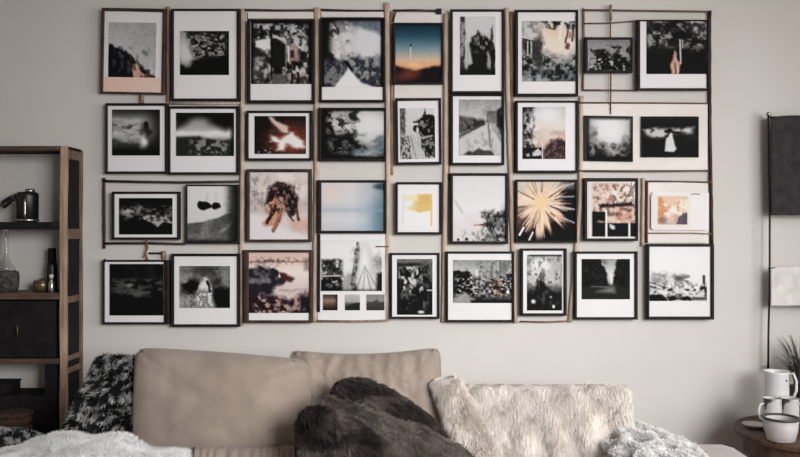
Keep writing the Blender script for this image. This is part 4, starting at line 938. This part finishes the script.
MB().box((XS-.017, -.148, .02), (XS-.010, -.024, zt-.03)).build('side_panel', M['shelfd'], sh)
# drawer block and lower cupboard
za, zb = P(0, 301, DFt).z, P(0, 358, DFt).z
for i in range(2):
    x1 = XS-.045-i*.40; x0 = x1-.39
    o = MB().box((x0, -DFt+.006, zb), (x1, -.012, za), .003).build('drawer', M['shelfd'], sh)
    hx = (x0+x1)/2+.06
    MB().tube([Vector((hx, -DFt+.006, za-.09)), Vector((hx, -DFt-.012, za-.092)), Vector((hx, -DFt-.012, za-.13)), Vector((hx, -DFt+.006, za-.132))], .003, 8).build('handle', M['brass'], o, True)
zc = P(0, 396, DFt).z
MB().box((XE, -DFt+.004, .05), (XS-.040, -.010, zc), .004).build('cupboard', M['shelfd'], sh)
MB().box((XS-.085, -DFt+.006, zc), (XS-.038, -.012, P(0, 364, DFt).z)).build('divider', M['shelfd'], sh)

z2 = P(0, 222, DFt).z; z3 = P(0, 293, DFt).z
def at(px, d, z): s = sc(d); return ((px-400)*s, -d, z)
# black canister with scoop
c = at(27.5, .10, z2); t = thing('canister', 'black canister with shiny glass front and hooked handle on the middle shelf', 'canister', c)
MB().lathe(c, [(.036, 0), (.040, .004), (.041, .10), (.040, .112), (.034, .116)], 32).build('body', M['metalb'], t, True)
MB().lathe((c[0]+.010, c[1], c[2]+.114), [(.018, 0), (.019, .010), (.014, .015)], 24).build('lid', M['steel'], t, True)
MB().tube([Vector((c[0]+.010+.0*i, c[1]-.0425, c[2]+.012+i*.02)) for i in range(5)], .0045, 8).build('highlight_strip', M['steel'], t, True)  # steel strip modelled as a highlight streak on the black body
MB().tube([Vector(c)+Vector(q) for q in ((-.036, -.01, .092), (-.055, -.012, .086), (-.070, -.012, .070), (-.085, -.012, .058), (-.094, -.012, .064), (-.088, -.012, .078), (-.066, -.012, .092), (-.040, -.01, .104))], .007, 10).build('handle', M['metalb'], t, True)
MB().lathe((c[0], c[1], c[2]), [(.0415, .003), (.043, .005), (.043, .010), (.0415, .012), (.0415, .003)], 32, cap=False).build('base_ring', M['steel'], t, True)
# glass bottle in woven basket
c = at(6, .10, z3); t = thing('demijohn', 'clear glass bottle with slender neck in a grey woven basket', 'bottle', c)
MB().lathe(c, [(.040, 0), (.047, .02), (.048, .065), (.044, .078), (.0, .079)], 36).build('basket', M['basket'], t, True)
MB().lathe(c, [(.036, .080), (.030, .095), (.012, .125), (.009, .16), (.009, .235), (.013, .245), (.010, .246), (.006, .235), (.006, .16), (.009, .128), (.028, .094), (.033, .081)], 28).build('neck', M['glassy'], t, True)
# brass dish, dark bottle, small glass bottle
c = at(42, .09, z3); t = thing('jar', 'small dull brass jar with lid on the lower shelf', 'jar', c)
MB().lathe(c, [(.022, 0), (.030, .008), (.031, .030), (.029, .036)], 28).build('body', M['brass'], t, True)
MB().lathe((c[0], c[1], c[2]+.036), [(.031, 0), (.031, .005), (.012, .010), (.004, .016)], 28).build('lid', M['brass'], t, True)
c = at(52.0, .06, z3); t = thing('bottle', 'tall black bottle beside the shelf post', 'bottle', c)
MB().lathe(c, [(.019, 0), (.020, .004), (.020, .10), (.016, .112)], 24).build('body', M['metalb'], t, True)
MB().lathe((c[0], c[1], c[2]+.112), [(.015, 0), (.015, .052), (.012, .056)], 24).build('cap', M['shelfd'], t, True)
c = at(51.5, .125, z3); t = thing('bottle', 'small silver glass bottle in front of the tall black one', 'bottle', c)
MB().lathe(c, [(.011, 0), (.012, .003), (.012, .034), (.006, .046), (.006, .054)], 20).build('body', M['steel'], t, True)
MB().lathe((c[0], c[1], c[2]+.054), [(.008, 0), (.008, .012), (.006, .014)], 20).build('cap', M['ceramic'], t, True)
# things on the lower cupboard / floor-side
c = at(2, .09, zc); t = thing('storage_box', 'low dark box on the lower cupboard of the shelf', 'box', c)
MB().box((c[0]-.06, -.15, c[2]+.0005), (c[0]+.040, -.02, c[2]+.030), .003).build('body', M['shelfd'], t)
MB().box((c[0]-.063, -.153, c[2]+.030), (c[0]+.043, -.017, c[2]+.038), .002).build('lid', M['shelfd'], t)
# wicker basket in front of the cupboard
c = ((5-400)*sc(.30), -.240, .37)
t = thing('wicker_basket', 'brown wicker basket standing in front of the dark lower cupboard', 'basket', (c[0], c[1], 0))
b = MB()
for k in range(16):
    zz = .02+k*.037; b.lathe((c[0], c[1], zz), [(.062, 0), (.068, .008), (.070, .018), (.068, .029), (.062, .037)], 28, .98, .8)
b.lathe((c[0], c[1], 0), [(.055, 0), (.062, .02)], 28, .98, .8)
b.build('body', M['wicker'], t, True)
MB().lathe((c[0], c[1], 0.606), [(.066, 0), (.073, .004), (.073, .014), (.062, .018)], 28, .98, .8).build('rim', M['wicker'], t, True)

# ------------------------------------------------------------------ hanging rack and cloths at right
XP = P(768.5, 0, .05).x
t = thing('hanging_rack', 'thin black upright rod fixed on the wall at right, holding two cloths', 'rack', (XP, -.05, P(0, 370, .05).z))
MB().tube([P(768.3, 114, .05), P(768.8, 160, .05), P(769.8, 215, .05), P(769.6, 290, .05), P(768.4, 335, .05), P(768.2, 371, .05)], .0042, 8).build('upright_rod', M['metalb'], t, True)
MB().tube([P(768, 117, .052), P(868, 121, .052)], .0040, 8).build('top_bar', M['metalb'], t, True)
MB().tube([P(768, 268, .052), P(868, 268, .052)], .0022, 8).build('lower_bar', M['metalb'], t, True)
for py in (119, 366):
    MB().tube([P(768.6, py, .002), P(768.6, py, .046)], .004, 8).build('bracket', M['metalb'], t, True)
MB().lathe((P(768.3, 114, .05).x, -.05, P(0, 116, .05).z), [(.004, 0), (.009, .004), (.009, .012), (.003, .016)], 14).build('finial', M['steel'], t, True)
def cloth(x0, x1, y0, y1, d, amp, seed, curl=0):
    def fn(u, v):
        px = x0+(x1-x0)*u; py = y0+(y1-y0)*v+1.2*mnoise.noise(Vector((u*6, v*1, seed)))+(2.5*(1-u*12) if u < .08 else 0)*(1-v)
        dd = d+amp*(mnoise.noise(Vector((u*7, v*1.2, seed)))+.4*mnoise.noise(Vector((u*16, v*5, seed+2))))
        return P(px, py, dd)
    V, F = sheet(50, 36, fn)
    me = bpy.data.meshes.new('t'); me.from_pydata([tuple(v) for v in V], [], F); me.update()
    fl = sum(p.normal.y for p in me.polygons) > 0; bpy.data.meshes.remove(me)
    if fl: F = [f[::-1] for f in F]
    return thicken(V, F, .003)
V, F = cloth(771, 866, 115.5, 215, .066, .003, 3)
tag(link_mesh('hanging_cloth', V, F, M['darkcloth'], None, True), 'charcoal black cloth hanging at upper right edge', 'cloth')
V, F = cloth(771, 866, 267, 306, .064, .005, 6)
tag(link_mesh('hanging_cloth', V, F, M['palecloth'], None, True), 'short rumpled off-white cloth hanging below the charcoal one', 'cloth')
MB().tube([P(770.5, 118, .058), P(771.5, 150, .058), P(772.5, 190, .058), P(772, 214, .058)], .0022, 6)
cd = MB().tube([P(770.6, 118, .060), P(771.6, 140, .060), P(772.4, 170, .060), P(772.2, 214, .060)], .0022, 6).build('cord', M['steel'], t, True)

# ------------------------------------------------------------------ side table and crockery
ZT = .563
t = thing('side_table', 'round dark wooden side table at the right of the sofa', 'table', (1.497, -.282, 0))
MB().lathe((1.497, -.282, ZT), [(.242, -.028), (.256, -.022), (.260, -.008), (.256, 0)], 64).build('tabletop', M['table'], t)
MB().lathe((1.497, -.282, ZT), [(.226, -.085), (.228, -.027)], 64).build('apron', M['table'], t)
for a in (45, 135, 225, 315):
    ax, ay = math.cos(math.radians(a)), math.sin(math.radians(a))
    MB().tube([Vector((1.497+ax*.215, -.282+ay*.215, 0)), Vector((1.497+ax*.195, -.282+ay*.195, ZT-.08))], [.012, .02], 10).build('leg', M['table'], t, True)
def vessel(name, label, cat, c, prof, m, group=None, inner=True):
    t = thing(name, label, cat, c, group)
    pr = list(prof)
    if inner: pr += [(max(.001, r-.004), z-(.002 if i == 0 else 0)+(.004 if r < prof[0][0]*1.01 and z < .004 else 0)) for i, (r, z) in enumerate(reversed(prof))]; pr += [(0, prof[0][1]+.006)]
    MB().lathe(c, pr, 36).build('body', M[m], t, True)
    return t
c = (P(776.5, 0, .18).x, -.18, ZT)
t = vessel('jug', 'tall white ceramic jug with side handle at the back of the table', 'jug', c, [(.041, 0), (.045, .01), (.044, .12), (.043, .19), (.046, .200)], 'ceramic')
MB().tube([Vector(c)+Vector(q) for q in ((.040, -.016, .190), (.052, -.024, .194), (.062, -.028, .165), (.061, -.028, .130), (.053, -.024, .105), (.040, -.016, .10))], .005, 10).build('handle', M['ceramic'], t, True)
MB().lathe((c[0]+.018, c[1]-.041, c[2]+.170), [(.0, -.004), (.004, 0), (.0, .004)], 12).build('dark_dot', M['metalb'], t, True)
for px, lb in ((772, 'white mug with dark leaf print, left of the two patterned mugs'), (789.5, 'white mug with dark leaf print, right of the two patterned mugs')):
    c = (P(px, 0, .30).x, -.30, ZT)
    t = vessel('mug', lb, 'mug', c, [(.024, 0), (.030, .006), (.0325, .05), (.032, .118), (.0325, .124)], 'leaf_print', 'leaf print mugs')
    s_ = -1 if px < 780 else 1
    MB().tube([Vector(c)+Vector(q) for q in ((s_*.031, -.004, .105), (s_*.046, -.006, .100), (s_*.052, -.006, .075), (s_*.046, -.006, .050), (s_*.031, -.004, .045))], .004, 8).build('handle', M['ceramic'], t, True)
c = (P(781, 0, .42).x, -.42, ZT)
t = vessel('bowl', 'grey-white stoneware pot with dark rim in front on the table', 'bowl', c, [(.036, 0), (.046, .004), (.054, .04), (.057, .078)], 'greyceramic')
MB().lathe(c, [(.0565, .074), (.0595, .076), (.0595, .083), (.053, .083), (.053, .076), (.0565, .074)], 36, cap=False).build('rim', M['rimdark'], t, True)
c = (P(754.5, 0, .24).x, -.24, ZT)
t = vessel('saucer', 'small white saucer near the left edge of the side table', 'saucer', c, [(.022, 0), (.026, .003), (.040, .012), (.044, .015)], 'ceramic')
c = (P(803, 0, .12).x, -.12, ZT)
t = thing('potted_plant', 'dark wispy grass in a dark pot at the right edge behind the mugs', 'plant', c)
MB().lathe(c, [(.034, 0), (.044, .01), (.048, .13), (.045, .132), (.0, .12)], 30).build('pot', M['metalb'], t, True)
b = MB(); rs = random.Random(5)
for k in range(150):
    a = rs.uniform(0, 2*math.pi); L = rs.uniform(.10, .25); lean = rs.uniform(.01, .09); r0 = rs.uniform(0, .03)
    bx, by = c[0]+math.cos(a)*r0, c[1]+math.sin(a)*r0; pts = []
    for i in range(6):
        q = i/5; pts.append(Vector((bx+math.cos(a)*lean*q*q, min(-.03, by+math.sin(a)*lean*q*q*.8), c[2]+.115+L*q*(1-.15*q))))
    b.tube(pts, [.0017, .0016, .0014, .0012, .0009, .0004], 4)
b.build('grass_blades', M['grasspl'], t)['kind'] = 'stuff'

# ------------------------------------------------------------------ light and camera
def area(name, loc, tgt, sx, sy, e, c):
    l = bpy.data.lights.new(name, 'AREA'); l.shape = 'RECTANGLE'; l.size = sx; l.size_y = sy; l.energy = e; l.color = c
    o = bpy.data.objects.new(name, l); C.objects.link(o); o.location = loc
    o.rotation_euler = (Vector(tgt)-Vector(loc)).to_track_quat('-Z', 'Y').to_euler(); return o
area('window_daylight', (XR-.02, (w0+w1)/2, (wz0+wz1)/2), (0, (w0+w1)/2+.3, .9), 1.75, 1.55, 42, (1, .978, .958))
fr = area('front_fill', (1.7, -3.9, 1.85), (-.2, 0, .56), 1.6, 1.2, 25, (.985, .985, 1)); fr.data.spread = math.radians(68)  # added fill lamp to brighten the lower wall; no window stands here
w = bpy.data.worlds.new('World'); bpy.context.scene.world = w; w.use_nodes = True
bg = w.node_tree.nodes['Background']; bg.inputs[0].default_value = (1, .91, .82, 1); bg.inputs[1].default_value = .2
cam = bpy.data.cameras.new('Camera'); co = bpy.data.objects.new('Camera', cam); C.objects.link(co)
co.location = (0, -D, H); co.rotation_euler = (math.pi/2, 0, 0); cam.sensor_width = 36; cam.lens = 36*D/(800*S)
bpy.context.scene.camera = co
vs = bpy.context.scene.view_settings; vs.view_transform = 'Standard'; vs.look = 'None'; vs.exposure = 0.06; vs.gamma = 1
